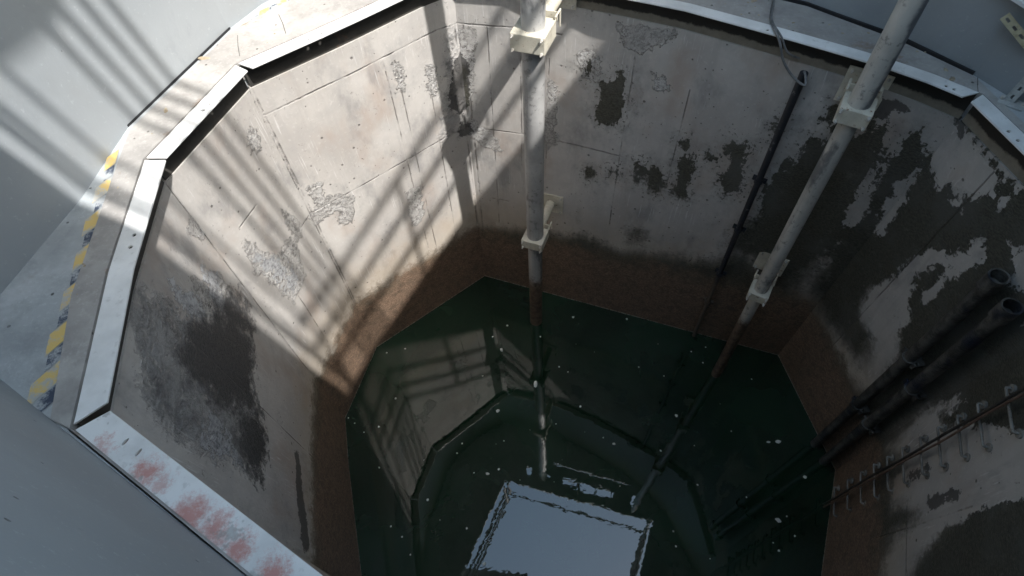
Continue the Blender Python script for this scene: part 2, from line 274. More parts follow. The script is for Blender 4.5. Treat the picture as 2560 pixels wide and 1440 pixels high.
def shaft_wall_mat(name, joints, hjoints=((1.94, 0, 9), (2.77, 0, 9))):
    """joints: (u, z_low, z_high) vertical board joints; UV is (metres along the wall, height)"""
    s = NT(name)
    uv = s.n('ShaderNodeUVMap', uv_map='wall').outputs[0]
    sep = s.n('ShaderNodeSeparateXYZ'); s.put(sep.inputs[0], uv); u, v = sep.outputs[0], sep.outputs[1]
    n_big = s.noise(1.4, 5, .6); n_mid = s.noise(7, 6, .62); n_fine = s.noise(45, 5, .6); n_grain = s.noise(170, 3, .6)
    streak = s.noise(1, 5, .6, s.mapv((14, 14, .9)))
    # ---- dry concrete
    c = s.mix(s.ss(n_big, .32, .68), (.40, .374, .350), (.52, .495, .467))
    c = s.mix(s.ss(streak, .48, .75, 0, .35), c, (.33, .31, .295))
    c = s.mix(s.ss(n_mid, .40, .70, 0, .38), c, (.37, .355, .345))
    c = s.mix(s.ss(n_fine, .55, .75, 0, .35), c, (.62, .60, .58))
    c = s.mix(s.ss(s.noise(2.6, 4, .6, s.mapv((1, 1, .7), loc=(3, 1, 5))), .50, .70, 0, .45), c, (.36, .27, .215))
    c = s.mix(s.ss(s.noise(3.3, 5, .65, s.mapv((1, 1, .6), loc=(9, 4, 2))), .52, .68, 0, .55), c, (.22, .215, .215))
    scr = s.math('MULTIPLY', s.ss(s.noise(1, 3, .6, s.mapv((95, 95, 3.5))), .60, .66), s.ss(s.noise(2.8, 3, .6, s.mapv((1, 1, 1), loc=(7, 7, 7))), .52, .62))
    c = s.mix(s.math('MULTIPLY', scr, .6), c, (.66, .65, .64))
    chip = s.math('MULTIPLY', s.ss(s.noise(38, 5, .8), .60, .64), s.ss(s.noise(3.7, 3, .6, s.mapv((1, 1, 1), loc=(2, 8, 4))), .54, .60))
    c = s.mix(s.math('MULTIPLY', chip, .7), c, (.16, .15, .14))
    # ochre bloom above the tide band
    hz = s.math('ADD', v, s.math('MULTIPLY', s.math('SUBTRACT', n_mid, .5), .35))
    c = s.mix(s.ss(hz, 1.45, .85, 0, .40), c, (.42, .32, .20))
    # pits and blow holes
    pv = s.voro(26); pit = s.ss(s.math('ADD', pv.outputs['Distance'], s.math('MULTIPLY', s.voro(7).outputs['Distance'], .12)), .11, .05)
    pv2 = s.voro(8); pit2 = s.ss(pv2.outputs['Distance'], .075, .05)
    pv3 = s.voro(17); pit3 = s.math('MULTIPLY', s.ss(pv3.outputs['Distance'], .085, .06), s.ss(s.noise(2.3, 2), .46, .56))
    pits = s.math('MAXIMUM', s.math('MAXIMUM', s.math('MULTIPLY', pit, s.ss(s.noise(3, 2), .46, .56)), pit3), pit2)
    c = s.mix(s.math('MULTIPLY', pits, .65), c, (.07, .065, .06))
    # ---- joint lines
    wob = s.math('MULTIPLY', s.math('SUBTRACT', n_mid, .5), .012)
    J = None
    for z, u0, u1 in hjoints:
        d = s.math('ABSOLUTE', s.math('SUBTRACT', s.math('ADD', v, wob), z)); j = s.ss(d, .0075, .002)
        j = s.math('MULTIPLY', j, s.math('MULTIPLY', s.math('GREATER_THAN', u, u0), s.math('LESS_THAN', u, u1)))
        J = j if J is None else s.math('MAXIMUM', J, j)
    for (ju, z0, z1, wd) in joints:
        d = s.math('ABSOLUTE', s.math('SUBTRACT', s.math('ADD', u, wob), ju)); j = s.ss(d, wd+.003, wd*.4)
        j = s.math('MULTIPLY', j, s.math('MULTIPLY', s.math('GREATER_THAN', v, z0), s.math('LESS_THAN', v, z1)))
        J = j if J is None else s.math('MAXIMUM', J, j)
    J = s.math('MULTIPLY', J, s.ss(s.noise(5, 4, .7), .42, .58, .12, 1))
    c = s.mix(s.math('MULTIPLY', J, .55), c, (.10, .09, .08))
    # ---- masks from the modelled stain outlines (metres inside the outline), frayed by noise
    n_edge = s.noise(15, 6, .72, dist=.4)
    fray = s.math('ADD', s.math('MULTIPLY', s.math('SUBTRACT', n_mid, .5), .16), s.math('ADD', s.math('MULTIPLY', s.math('SUBTRACT', n_fine, .5), .10), s.math('MULTIPLY', s.math('SUBTRACT', n_edge, .5), .20)))
    drip = s.math('MULTIPLY', s.math('SUBTRACT', s.noise(1, 5, .65, s.mapv((13, 13, 2.2), loc=(4, 4, 4))), .5), .22)
    def mask(k, lo=-.004, hi=.006, amp=1.0, add=0.0):
        return s.ss(s.math('ADD', s.attr(k), s.math('ADD', s.math('MULTIPLY', fray, amp), add)), lo, hi)
    clean = mask('clean', amp=.7)
    soft = s.ss(v, 2.0, 1.1, .006, .11)
    alg = s.math('MULTIPLY', s.ss(s.math('ADD', s.attr('algae'), s.math('ADD', drip, s.math('MULTIPLY', fray, .85))), s.math('MULTIPLY', soft, -.9), soft), s.math('SUBTRACT', 1., s.ss(s.math('ADD', s.attr('clean'), s.math('SUBTRACT', s.math('MULTIPLY', fray, .75), s.math('MULTIPLY', drip, .6))), s.math('MULTIPLY', soft, -.9), soft)))
    rough_ = s.math('MULTIPLY', mask('rough', lo=-.05, hi=.09, amp=1.6), s.ss(n_edge, .36, .52, .35, 1))
    spall = mask('spall', amp=.6, add=.012)
    pale = mask('pale', amp=1.2)
    dark = mask('dark', amp=.5)
    grime = mask('grime', lo=-.07, hi=.05, amp=1.5)
    halo = s.math('MULTIPLY', s.ss(s.math('ADD', s.attr('algae'), s.math('ADD', drip, s.math('MULTIPLY', fray, 1.6))), -.13, .03, 0, .40), s.math('SUBTRACT', 1., s.math('MULTIPLY', clean, .8)))
    c = s.mix(halo, c, (.185, .18, .165))
    # scattered speckle round the growth
    spk = s.math('MULTIPLY', s.ss(n_fine, .60, .66), s.ss(s.attr('algae'), -.12, .0))
    alg = s.math('MAXIMUM', alg, s.math('MULTIPLY', spk, s.math('SUBTRACT', 1., clean)))
    alg = s.math('MULTIPLY', alg, s.ss(n_edge, .30, .44, .82, 1))
    # ---- tide band
    tz = s.math('ADD', v, s.math('ADD', s.math('MULTIPLY', s.math('SUBTRACT', n_mid, .5), .30), s.math('MULTIPLY', s.math('SUBTRACT', n_fine, .5), .16)))
    tz = s.math('ADD', tz, s.math('MULTIPLY', s.math('SUBTRACT', n_edge, .5), .30))
    tide = s.ss(tz, s.math('ADD', .90, s.attr('tide')), s.math('ADD', .72, s.attr('tide')))
    olive = s.ss(s.math('ADD', tz, s.math('MULTIPLY', s.math('SUBTRACT', n_big, .5), .8)), s.math('ADD', .62, s.attr('tide')), s.math('ADD', .86, s.attr('tide')))
    slimeN = s.noise(1, 4, .7, s.mapv((60, 60, 160)))
    algC = s.mix(s.ss(slimeN, .35, .7), (.036, .034, .023), (.125, .117, .088))
    algC = s.mix(s.ss(s.noise(3, 5, .65), .46, .66), algC, (.100, .096, .082))
    tideC = s.mix(s.ss(slimeN, .35, .7), (.11, .072, .048), (.36, .245, .17))
    tideC = s.mix(s.math('MULTIPLY', olive, .75), tideC, s.mix(s.ss(slimeN, .35, .7), (.062, .054, .036), (.19, .165, .115)))
    tideC = s.mix(s.ss(n_edge, .46, .62, 0, .5), tideC, (.065, .050, .036))
    spC = s.mix(s.ss(s.noise(34, 5, .8, dist=.6), .38, .56), (.14, .13, .12), (.72, .70, .68))
    spC = s.mix(s.ss(n_mid, .35, .6, 0, .6), spC, (.44, .42, .40))
    roC = s.mix(s.ss(s.math('ADD', s.math('MULTIPLY', s.noise(6, 6, .7, dist=.5), .6), s.math('MULTIPLY', n_edge, .4)), .40, .60), (.13, .13, .134), (.40, .395, .39))
    c = s.mix(s.math('MULTIPLY', rough_, .9), c, roC)
    c = s.mix(s.math('MULTIPLY', spall, .85), c, spC)
    c = s.mix(s.math('MULTIPLY', pale, .75), c, s.mix(s.ss(n_fine, .35, .6), (.22, .225, .24), (.52, .53, .55)))
    c = s.mix(s.math('MULTIPLY', dark, .8), c, (.035, .033, .032))
    c = s.mix(grime, c, s.mix(s.ss(slimeN, .35, .7), (.050, .050, .052), (.11, .11, .112)))
    c = s.mix(alg, c, algC)
    c = s.mix(tide, c, tideC)
    scum = s.math('MULTIPLY', s.ss(s.math('ABSOLUTE', v), .013, .007), s.ss(s.noise(30, 4, .8), .42, .52))
    c = s.mix(s.math('MULTIPLY', scum, .8), c, (.70, .66, .58))
    wet = s.math('MAXIMUM', s.math('MAXIMUM', alg, grime), tide)
    rg = s.ss(wet, 0, 1, .82, .50)
    # ---- relief
    h = s.math('MULTIPLY', n_grain, .08)
    h = s.math('ADD', h, s.math('MULTIPLY', n_fine, .18))
    h = s.math('SUBTRACT', h, s.math('MULTIPLY', pits, .5))
    h = s.math('SUBTRACT', h, s.math('MULTIPLY', J, .7))
    h = s.math('ADD', h, s.math('MULTIPLY', s.math('MULTIPLY', spall, s.noise(50, 5, .75)), 2.6))
    h = s.math('ADD', h, s.math('MULTIPLY', s.math('MULTIPLY', rough_, s.noise(1, 5, .75, s.mapv((34, 34, 60)))), 2.2))
    h = s.math('ADD', h, s.math('MULTIPLY', s.math('MULTIPLY', grime, s.noise(1, 4, .75, s.mapv((34, 34, 70)))), 1.6))
    h = s.math('ADD', h, s.math('MULTIPLY', s.math('MULTIPLY', wet, slimeN), 1.1))
    h = s.math('ADD', h, s.math('MULTIPLY', pale, .5))
    return s.out(c, rg, s.bump(h, .012, .9))

def grey_concrete(name, ca, cb, rust=.4, wet=(0, 0, 0)):
    s = NT(name); a = s.noise(2.2, 5, .6); b = s.noise(11, 6, .65); f = s.noise(60, 4, .6)
    c = s.mix(s.ss(a, .35, .65), ca, cb)
    c = s.mix(s.ss(b, .45, .72, 0, .45), c, tuple(x*.62 for x in ca))
    c = s.mix(s.ss(f, .5, .75, 0, .3), c, tuple(min(1, x*1.35) for x in cb))
    c = s.mix(s.math('MULTIPLY', s.ss(s.noise(5, 5, .7), .60, .70), rust), c, (.22, .13, .07))
    pv = s.voro(14); pit = s.math('MULTIPLY', s.ss(pv.outputs['Distance'], .12, .06), s.ss(s.noise(4, 2), .44, .54))
    c = s.mix(s.math('MULTIPLY', pit, .8), c, (.05, .045, .04))
    cl = s.ss(s.noise(3.1, 4, .6, s.mapv((1, 1, 1), loc=(5, 2, 8))), .48, .66, 0, .5)
    c = s.mix(cl, c, tuple(x*.7 for x in ca))
    h = s.math('SUBTRACT', s.math('ADD', s.math('MULTIPLY', f, .5), s.math('MULTIPLY', b, .5)), pit)
    return s.out(c, .8, s.bump(h, .004, .8))

def painted(name, ca, cb, scratch=(.30, .29, .27), amt=.4, rough=.45, rust=0.0, sc=1.0, bumpd=.0015):
    s = NT(name); a = s.noise(3*sc, 5, .6); b = s.noise(16*sc, 6, .7); f = s.noise(90*sc, 4, .6)
    c = s.mix(s.ss(a, .35, .65), ca, cb)
    c = s.mix(s.ss(b, .56, .70, 0, amt), c, scratch)
    if rust: c = s.mix(s.math('MULTIPLY', s.ss(s.noise(9*sc, 6, .75), .60, .68), rust), c, (.20, .10, .05))
    return s.out(c, s.ss(b, .3, .7, rough, rough+.2), s.bump(s.math('ADD', f, s.math('MULTIPLY', b, .8)), bumpd, .7))

# ---------------------------------------------------------------- shaft walls
def sdf(px, py, poly):
    """signed distance, positive inside"""
    d = np.full(px.shape, 1e9); inside = np.zeros(px.shape, bool); n = len(poly)
    for i in range(n):
        x0, y0 = poly[i]; x1, y1 = poly[(i+1) % n]; ex, ey = x1-x0, y1-y0; L = ex*ex+ey*ey
        if L < 1e-9: continue
        t = np.clip(((px-x0)*ex+(py-y0)*ey)/L, 0, 1)
        d = np.minimum(d, np.hypot(px-x0-t*ex, py-y0-t*ey))
        if abs(ey) > 1e-9:
            c = ((y0 > py) != (y1 > py)) & (px < ex*(py-y0)/ey + x0); inside ^= c
    return np.where(inside, d, -d)
KINDS = ('grime', 'algae', 'clean', 'rough', 'spall', 'pale', 'dark')
TIDE = {'AB': (.0, .0), 'BC': (.0, .0), 'CD': (.02, .22), 'AE': (-.05, .25), 'EF': (.2, .1), 'FG': (.1, .25), 'GH': (.2, .2), 'HD': (.2, .2)}
def wall_mesh(w, z0=-.6, z1=TOPZ, step=.03):
    L = wall_len(w); nu = max(2, int(L/step)); nv = int((z1-z0)/step)
    S = np.linspace(0, 1, nu+1); Z = np.linspace(z0, z1, nv+1)
    co = []
    for s_ in S:
        a = poly_at(WALLS[w][0], s_); b = poly_at(WALLS[w][1], s_)
        for z in Z: co.append((a[0]+(b[0]-a[0])*z/TOPZ, a[1]+(b[1]-a[1])*z/TOPZ, z))
    n = nv+1
    faces = [(i*n+j, (i+1)*n+j, (i+1)*n+j+1, i*n+j+1) for i in range(nu) for j in range(nv)]
    # the back sheet: the wall has thickness
    base = len(co); nx = []
    for s_ in S:
        q = wall_n(w, s_)
        for z in (z0, z1):
            p = wall_pt(w, s_, z); co.append((p.x-q[0]*.12, p.y-q[1]*.12, z))
    for i in range(nu):
        a, b = base+2*i, base+2*(i+1)
        faces.append((a, a+1, b+1, b)); faces.append((i*n+nv, (i+1)*n+nv, b+1, a+1)); faces.append((i*n, a, b, (i+1)*n))
    me = bpy.data.meshes.new('wall_panel'); me.from_pydata(co, [], faces)
    uu = np.concatenate([np.repeat(S*L, n), np.repeat(S*L, 2)]); vv = np.concatenate([np.tile(Z, nu+1), np.tile([z0, z1], nu+1)])
    for k in KINDS:
        f = np.full(uu.shape, -.5)
        for (ww, kk, poly) in STAINS:
            if ww == w and kk == k: f = np.maximum(f, sdf(uu, vv, poly))
        at = me.attributes.new(k, 'FLOAT', 'POINT'); at.data.foreach_set('value', np.clip(f, -.5, .5).astype(np.float32))
    t0, t1 = TIDE[w]; at = me.attributes.new('tide', 'FLOAT', 'POINT'); at.data.foreach_set('value', (t0+(t1-t0)*uu/L).astype(np.float32))
    uvl = me.uv_layers.new(name='wall'); li = np.zeros(len(me.loops), np.int32); me.loops.foreach_get('vertex_index', li)
    uvl.data.foreach_set('uv', np.stack([uu[li], vv[li]], 1).ravel().astype(np.float32))
    bm = bmesh.new(); bm.from_mesh(me); bpy.data.meshes.remove(me)
    return bm
WL = {k: wall_len(k) for k in WALLS}
JOINTS = {
 'AB': [(.02, -.2, 2.77, .006), (.265, .8, 2.4, .003), (.49, .8, 2.72, .003), (.57, .5, 2.75, .003), (1.37, .7, 2.95, .005)],
 'BC': [(.01, .7, 2.95, .006), (.45, .9, 1.94, .002)],
 'CD': [(.01, .8, 2.95, .004), (.62, .9, 2.5, .002)],
 'AE': [(.035, .55, 2.77, .008), (.20, .9, 2.77, .0025), (.42, 1.6, 2.77, .002), (.62, .9, 2.6, .002), (1.18, 1.2, 2.75, .003), (1.55, 1.8, 2.6, .002)],
 'EF': [(.3, .6, 2.9, .002)], 'FG': [(.62, .9, 1.94, .003), (1.0, .5, 2.9, .002)], 'GH': [], 'HD': [],
}
HJ = {'BC': ((1.95, 0, .22), (2.40, .35, .55)), 'CD': ((2.05, .02, .30),), 'AE': ((1.94, 0, 1.3), (2.77, 0, .7), (1.2, .15, .3)), 'EF': ((1.94, .6, .9),), 'FG': ((1.30, .5, .9),), 'AB': ((1.94, 0, 9), (2.77, 0, 9))}
shaft = thing('concrete_shaft', 'many-sided stained concrete pit lining running down into the dark green water', 'pit wall')
PL = {'AB': 'sunlit pale far-left panel with bars of shadow', 'BC': 'narrow sunlit panel with a patch of broken concrete', 'CD': 'left panel with a rough dark blotch',
      'AE': 'wide far panel behind the two upright pipes, with dark blotches', 'EF': 'right panel covered in dark slime', 'FG': 'lower right panel with step irons'}
for k in WALLS:
    o = obj('wall_panel', wall_mesh(k), shaft_wall_mat('shaft_concrete', JOINTS[k], HJ.get(k, ((1.94, 0, 9), (2.77, 0, 9)))), shaft)
    if k in PL: o['label'] = PL[k]

# ---------------------------------------------------------------- water
s = NT('green_water')
h = s.noise(1, 3, .5, s.mapv((5, 7, 1), rot=(0, 0, .5)), dist=.6)
h = s.math('ADD', h, s.math('MULTIPLY', s.noise(22, 2, .5), .10))
s.b.inputs['IOR'].default_value = 1.6
deep = s.mix(s.ss(s.noise(.9, 3), .35, .65), (.006, .017, .009), (.012, .034, .019))
dust = s.math('MULTIPLY', s.ss(s.voro(70).outputs['Distance'], .075, .04), s.ss(s.noise(1.7, 4, .65, dist=.7), .50, .62))
film = s.ss(s.noise(1.1, 5, .65, s.mapv((1, 1, 1), loc=(3, 1, 0)), dist=1.2), .50, .70, 0, .6)
deep = s.mix(film, deep, (.020, .036, .026)); deep = s.mix(s.math('MULTIPLY', dust, .6), deep, (.16, .17, .14))
water_mat = s.out(deep, .015, s.bump(h, .00042, 1))
bm = bmesh.new(); ring = []
for k in ('AB', 'BC', 'CD'): ring += [poly_at(WALLS[k][0], t) for t in ((0, .5) if k != 'CD' else (0, .25, .5, .75))]
ring += [(-1.335, .58), (.75, -.72), (1.80, -.15), (2.525, 1.192), (2.419, 2.268)]
cx, cy = .45, 1.45
vs = [bm.verts.new((x+(x-cx)*.03, y+(y-cy)*.03, 0)) for x, y in ring]; bm.faces.new(vs)
tag(obj('water', bm, water_mat), 'still dark green water filling the pit, mirroring sky and walls', kind='structure')
bm = bmesh.new(); vs = [bm.verts.new((x+(x-cx)*.05, y+(y-cy)*.05, -.58)) for x, y in ring]; bm.faces.new(vs)
tag(obj('pit_bottom', bm, grey_concrete('mud', (.03, .03, .02), (.05, .05, .03))), kind='structure')

# ---------------------------------------------------------------- ledge and outer chamber
ZL = 3.09
def offs(P, d):
    """offset an open plan polyline towards the middle of the shaft by d"""
    out = []
    for i, p in enumerate(P):
        a = P[max(i-1, 0)]; b = P[min(i+1, len(P)-1)]; dx, dy = b[0]-a[0], b[1]-a[1]; l = math.hypot(dx, dy)
        nx, ny = -dy/l, dx/l
        if nx*(.35-p[0]) + ny*(1.4-p[1]) < 0: nx, ny = -nx, -ny
        out.append((p[0]+nx*d, p[1]+ny*d))
    return out
TOPS = {k: [poly_at(WALLS[k][1], i/n) for i in range(n+1)] for k, n in (('AB', 6), ('BC', 1), ('CD', 4), ('AE', 14), ('EF', 4), ('FG', 1), ('GH', 1), ('HD', 1))}
ORDER = ['AB', 'BC', 'CD', 'HD', 'GH', 'FG', 'EF', 'AE']
loop = []
for k in ORDER:
    P = list(TOPS[k])
    if k in ('HD', 'GH', 'FG', 'EF', 'AE'): P = P[::-1]
    loop += P[:-1]
hole = [(x+(x-cx)*.016, y+(y-cy)*.016) for x, y in loop]          # the shaft mouth at ledge level (the web line)
OUT = [(-2.05, 1.145), (-1.99, 1.35), (-1.85, 1.86), (-1.79, 2.33), (-1.47, 3.12), (-1.33, 3.36), (-.95, 3.72), (-.35, 3.98), (.35, 3.78), (1.05, 3.35), (1.72, 2.85), (1.84, 2.71), (2.05, 2.48), (2.25, 2.15), (2.34, 1.92), (2.62, 1.0), (2.25, -.55), (1.2, -1.13)]
OUTX = [(x+(x-cx)*.06, y+(y-cy)*.06) for x, y in OUT]
floor_mat = grey_concrete('painted_floor', (.36, .385, .40), (.45, .475, .49), rust=.15)
kerb_mat = grey_concrete('kerb_concrete', (.33, .315, .30), (.43, .415, .395), rust=.5)
tag(obj('floor', plate(OUTX, [[(x+(x-cx)*.004, y+(y-cy)*.004) for x, y in hole]], ZL-.22, ZL-.008), floor_mat), 'blue-grey painted floor ledge round the pit mouth', kind='structure')
KERB = [(-1.40, .725), (-1.57, .81), (-1.69, 1.32), (-1.75, 2.03), (-1.77, 2.29), (-1.445, 3.09), (-1.14, 3.385), (-.75, 3.80), (-.35, 3.93), (.35, 3.73), (1.05, 3.31), (1.71, 2.83), (2.04, 2.45), (2.235, 2.14), (2.27, 1.79), (2.42, .95), (1.95, -.42), (.80, -.86)]
tag(obj('ledge', plate(KERB, [hole], ZL-.10, ZL), kerb_mat), 'brown-grey concrete kerb between the steel rim and the painted floor', kind='structure')

# outer chamber walls: one panel for each face, z ZL-.2 .. 5.55
wall_mat = None
s = NT('chamber_paint')
a_ = s.noise(.8, 4, .55); b_ = s.noise(6, 6, .6); f_ = s.noise(70, 4, .6)
c = s.mix(s.ss(a_, .35, .65), (.275, .295, .31), (.33, .35, .365))
c = s.mix(s.ss(b_, .5, .75, 0, .18), c, (.27, .27, .265))
pv = s.voro(9); pit = s.math('MULTIPLY', s.ss(pv.outputs['Distance'], .055, .03), s.ss(s.noise(3, 2), .42, .5))
c = s.mix(s.math('MULTIPLY', pit, .7), c, (.10, .10, .10))
sc_ = s.ss(s.noise(1.6, 6, .7, dist=.8), .52, .66, 0, .30)
c = s.mix(sc_, c, (.24, .255, .27))
c = s.mix(s.ss(s.noise(40, 4, .8), .60, .68, 0, .35), c, (.46, .48, .50))
blem = s.math('MULTIPLY', s.ss(s.voro(1.9).outputs['Distance'], .13, .07), s.ss(s.noise(60, 4, .7), .42, .58))
c = s.mix(s.math('MULTIPLY', blem, .45), c, (.17, .18, .19))
h = s.math('ADD', s.math('MULTIPLY', f_, .25), s.math('MULTIPLY', b_, .4)); h = s.math('SUBTRACT', h, s.math('ADD', pit, s.math('MULTIPLY', blem, .4)))
wall_mat = s.out(c, .7, s.bump(h, .004, .7))
chamber = thing('chamber_wall', 'tall smooth blue-grey painted wall enclosing the ledge round the pit', 'wall')
n = len(OUT)
for i in range(n):
    p, q = Vector((*OUT[i], 0)), Vector((*OUT[(i+1) % n], 0)); d = q-p; m_ = (p+q)/2; nn = Vector((-d.y, d.x, 0)).normalized()
    if nn.dot(Vector((cx, cy, 0))-m_) < 0: nn = -nn
    bm = bmesh.new(); e0, e1 = Vector((*OUTX[i], 0)), Vector((*OUTX[(i+1) % n], 0))
    V = [bm.verts.new((v.x, v.y, z)) for z in (ZL-.15, 5.55) for v in (p, q, e1, e0)]
    for f in ((0, 1, 5, 4), (1, 2, 6, 5), (2, 3, 7, 6), (3, 0, 4, 7), (4, 5, 6, 7), (3, 2, 1, 0)): bm.faces.new([V[k] for k in f])
    obj('wall_panel', bm, wall_mat, chamber)
# black strips standing in for the shadow line along the wall foot
def strip(bm, p, q, z, wd, hgt, side):
    p, q = Vector((*p, z)), Vector((*q, z)); d = (q-p).normalized(); nn = Vector((-d.y, d.x, 0))*side
    box(bm, (p+q)/2 + nn*wd/2 + Vector((0, 0, hgt/2)), ((q-p).length, wd, hgt), d, Vector((-d.y, d.x, 0)))
black = painted('gap_shade_black', (.012, .012, .014), (.025, .025, .028), scratch=(.05, .05, .05), rough=.5)
bm = bmesh.new(); strip(bm, (-1.795, 2.325), (-1.465, 3.125), ZL-.009, .006, .012, -1)
o = obj('gap_shade_strip', bm, black); tag(o, 'thin black strip for the shaded gap at the wall foot, upper left', 'shade_strip')
bm = bmesh.new()
for p, q in (((1.05, 3.35), (1.72, 2.85)), ((1.72, 2.85), (1.84, 2.71)), ((1.84, 2.71), (2.05, 2.48)), ((2.05, 2.48), (2.245, 2.155))): strip(bm, p, q, ZL-.009, .013, .02, -1)
o = obj('gap_shade_strip', bm, black); tag(o, 'dark strip for the shadow line at the wall foot behind the far right kerb', 'shade_strip')

# ceiling slab with the access opening and small gaps
OPEN = [(-.43, 2.90), (2.06, 1.98), (.93, -.30), (-1.43, 1.12)]
SLOTS = [
[(-0.018, 3.115), (0.083, 3.092), (0.041, 2.95), (-0.052, 2.973)],
[(0.326, 2.962), (0.404, 2.94), (0.376, 2.885), (0.306, 2.906)],
[(0.62, 2.857), (0.87, 2.771), (0.837, 2.64), (0.583, 2.732)],
[(0.895, 2.748), (1.183, 2.646), (1.149, 2.523), (0.892, 2.622)],
[(1.209, 2.629), (1.439, 2.554), (1.397, 2.433), (1.163, 2.522)],
[(1.458, 2.538), (1.499, 2.528), (1.459, 2.421), (1.426, 2.438)],
[(1.80, 2.440), (1.906, 2.424), (1.823, 2.255), (1.724, 2.29)],
[(0.476, 3.116), (1.787, 2.640), (1.784, 2.622), (0.474, 3.098)]]
SL0, SL1 = 5.552, 5.60
bigout = [(x*1.7-.2, y*1.7-.9) for x, y in OUT]
ceil_mat = grey_concrete('slab_concrete', (.60, .60, .59), (.70, .70, .69), rust=.2)
tag(obj('ceiling_slab', plate(bigout, [OPEN]+SLOTS, SL0, SL1), ceil_mat), 'dark concrete cover slab with a square access opening above the pit', 'slab')

# fine cracks between the pours of the kerb
crack_mat = painted('crack', (.07, .065, .06), (.12, .11, .10))
for lab, pts in (('thin crack across the kerb at the upper left rim corner', [(-1.40, 3.04), (-1.375, 2.93), (-1.345, 2.83)]), ('thin crack across the sunlit kerb above the first rim joint', [(-1.20, 3.22), (-1.16, 3.12), (-1.125, 3.01)]),
                 ('thin crack across the kerb at the right rim corner', [(2.19, 2.02), (2.215, 2.07), (2.245, 2.125)])):
    bm = bmesh.new()
    for p, q in zip(pts, pts[1:]):
        p, q = Vector((*p, ZL+.0012)), Vector((*q, ZL+.0012)); d = (q-p).normalized(); box(bm, (p+q)/2, ((q-p).length*.99, .0035, .002), d, Vector((-d.y, d.x, 0)))
    bmesh.ops.remove_doubles(bm, verts=bm.verts, dist=.002)
    tag(obj('kerb_crack', bm, crack_mat), lab, 'crack')

# ---------------------------------------------------------------- steel rim: one angle for each side
def rim_mat(name, red):
    s = NT(name); a = s.noise(5, 5, .6); b = s.noise(26, 5, .65)
    c = s.mix(s.ss(a, .35, .65), (.70, .70, .69), (.84, .84, .83))
    c = s.mix(s.ss(b, .58, .72, 0, .35), c, (.42, .41, .39))
    if red:
        r = None
        for (x_, y_, rr) in ((-1.352, .700, .035), (-1.185, .600, .062), (-1.125, .552, .045), (-1.01, .455, .075), (-.93, .405, .075), (-.855, .352, .06), (-.74, .272, .06), (-.66, .215, .05)):
            dv = s.n('ShaderNodeVectorMath', operation='DISTANCE'); s.put(dv.inputs[0], s.pos); dv.inputs[1].default_value = (x_, y_, 3.094)
            k_ = s.ss(s.math('ADD', dv.outputs['Value'], s.math('MULTIPLY', s.math('SUBTRACT', s.math('ADD', s.math('MULTIPLY', s.noise(14, 5, .7), .5), s.math('MULTIPLY', s.noise(70, 5, .8), .5)), .5), .26)), rr*1.15, rr*.1, 0, .8 if rr > .05 else .5)
            r = k_ if r is None else s.math('MAXIMUM', r, k_)
        c = s.mix(r, c, (.56, .20, .16))
        gr = s.ss(s.math('ADD', s.noise(7, 4, .6), s.math('MULTIPLY', s.math('SUBTRACT', s.noise(60, 3), .5), .4)), .60, .68)
        c = s.mix(s.math('MULTIPLY', gr, .5), c, (.30, .30, .28))
    return s.out(c, .42, s.bump(b, .0012, .6), metal=.0)
rim_paint = rim_mat('rim_paint', False); rim_red = rim_mat('rim_paint_red', True)
web_dark = painted('rim_web', (.035, .033, .030), (.060, .056, .05), scratch=(.02, .02, .02), rough=.6, rust=.3)
s = NT('rim_web_grime_shade'); sep = s.n('ShaderNodeSeparateXYZ'); s.put(sep.inputs[0], s.pos)
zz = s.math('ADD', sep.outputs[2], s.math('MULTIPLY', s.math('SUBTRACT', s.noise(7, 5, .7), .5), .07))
web_brown = s.out(s.mix(s.ss(zz, 2.985, 3.0), s.mix(s.noise(20, 5, .7), (.13, .115, .09), (.30, .27, .22)), (.018, .017, .015)), .7, s.bump(s.noise(30, 5, .7), .003, .8))  # brown grime low down; the flange's shade is painted black above it
def hole_poly(c, d, lx, ly, n=12):
    d = Vector((d[0], d[1])).normalized(); q = Vector((-d.y, d.x))
    return [(c[0]+d.x*math.cos(t)*lx+q.x*math.sin(t)*ly, c[1]+d.y*math.cos(t)*lx+q.y*math.sin(t)*ly) for t in [2*math.pi*i/n for i in range(n)]]
RIM = {   # width, hole pair fractions, label
 'AB': (.088, [.66, .715], 'sunlit white steel rim angle running from the upper left corner joint out of the top'),
 'BC': (.088, [.43, .50], 'short white steel rim angle striped with shadow, between two longer ones at upper left'),
 'CD': (.095, [.36, .41], 'white steel rim angle down the left edge beside the yellow and black marking'),
 'HD': (.10, [.905, .93], 'nearest white steel rim angle with red stains and two slots'),
 'AE': (.075, [.655, .673, .955, .967], 'long white steel rim angle along the far edge behind both upright pipes'),
 'EF': (.075, [.25, .31], 'white steel rim angle at the right edge under the slotted strut'),
 'FG': (.09, [.4, .44], 'white steel rim angle at the right side beyond the frame'),
 'GH': (.09, [.4, .44], 'white steel rim angle at the near right side beyond the frame')}
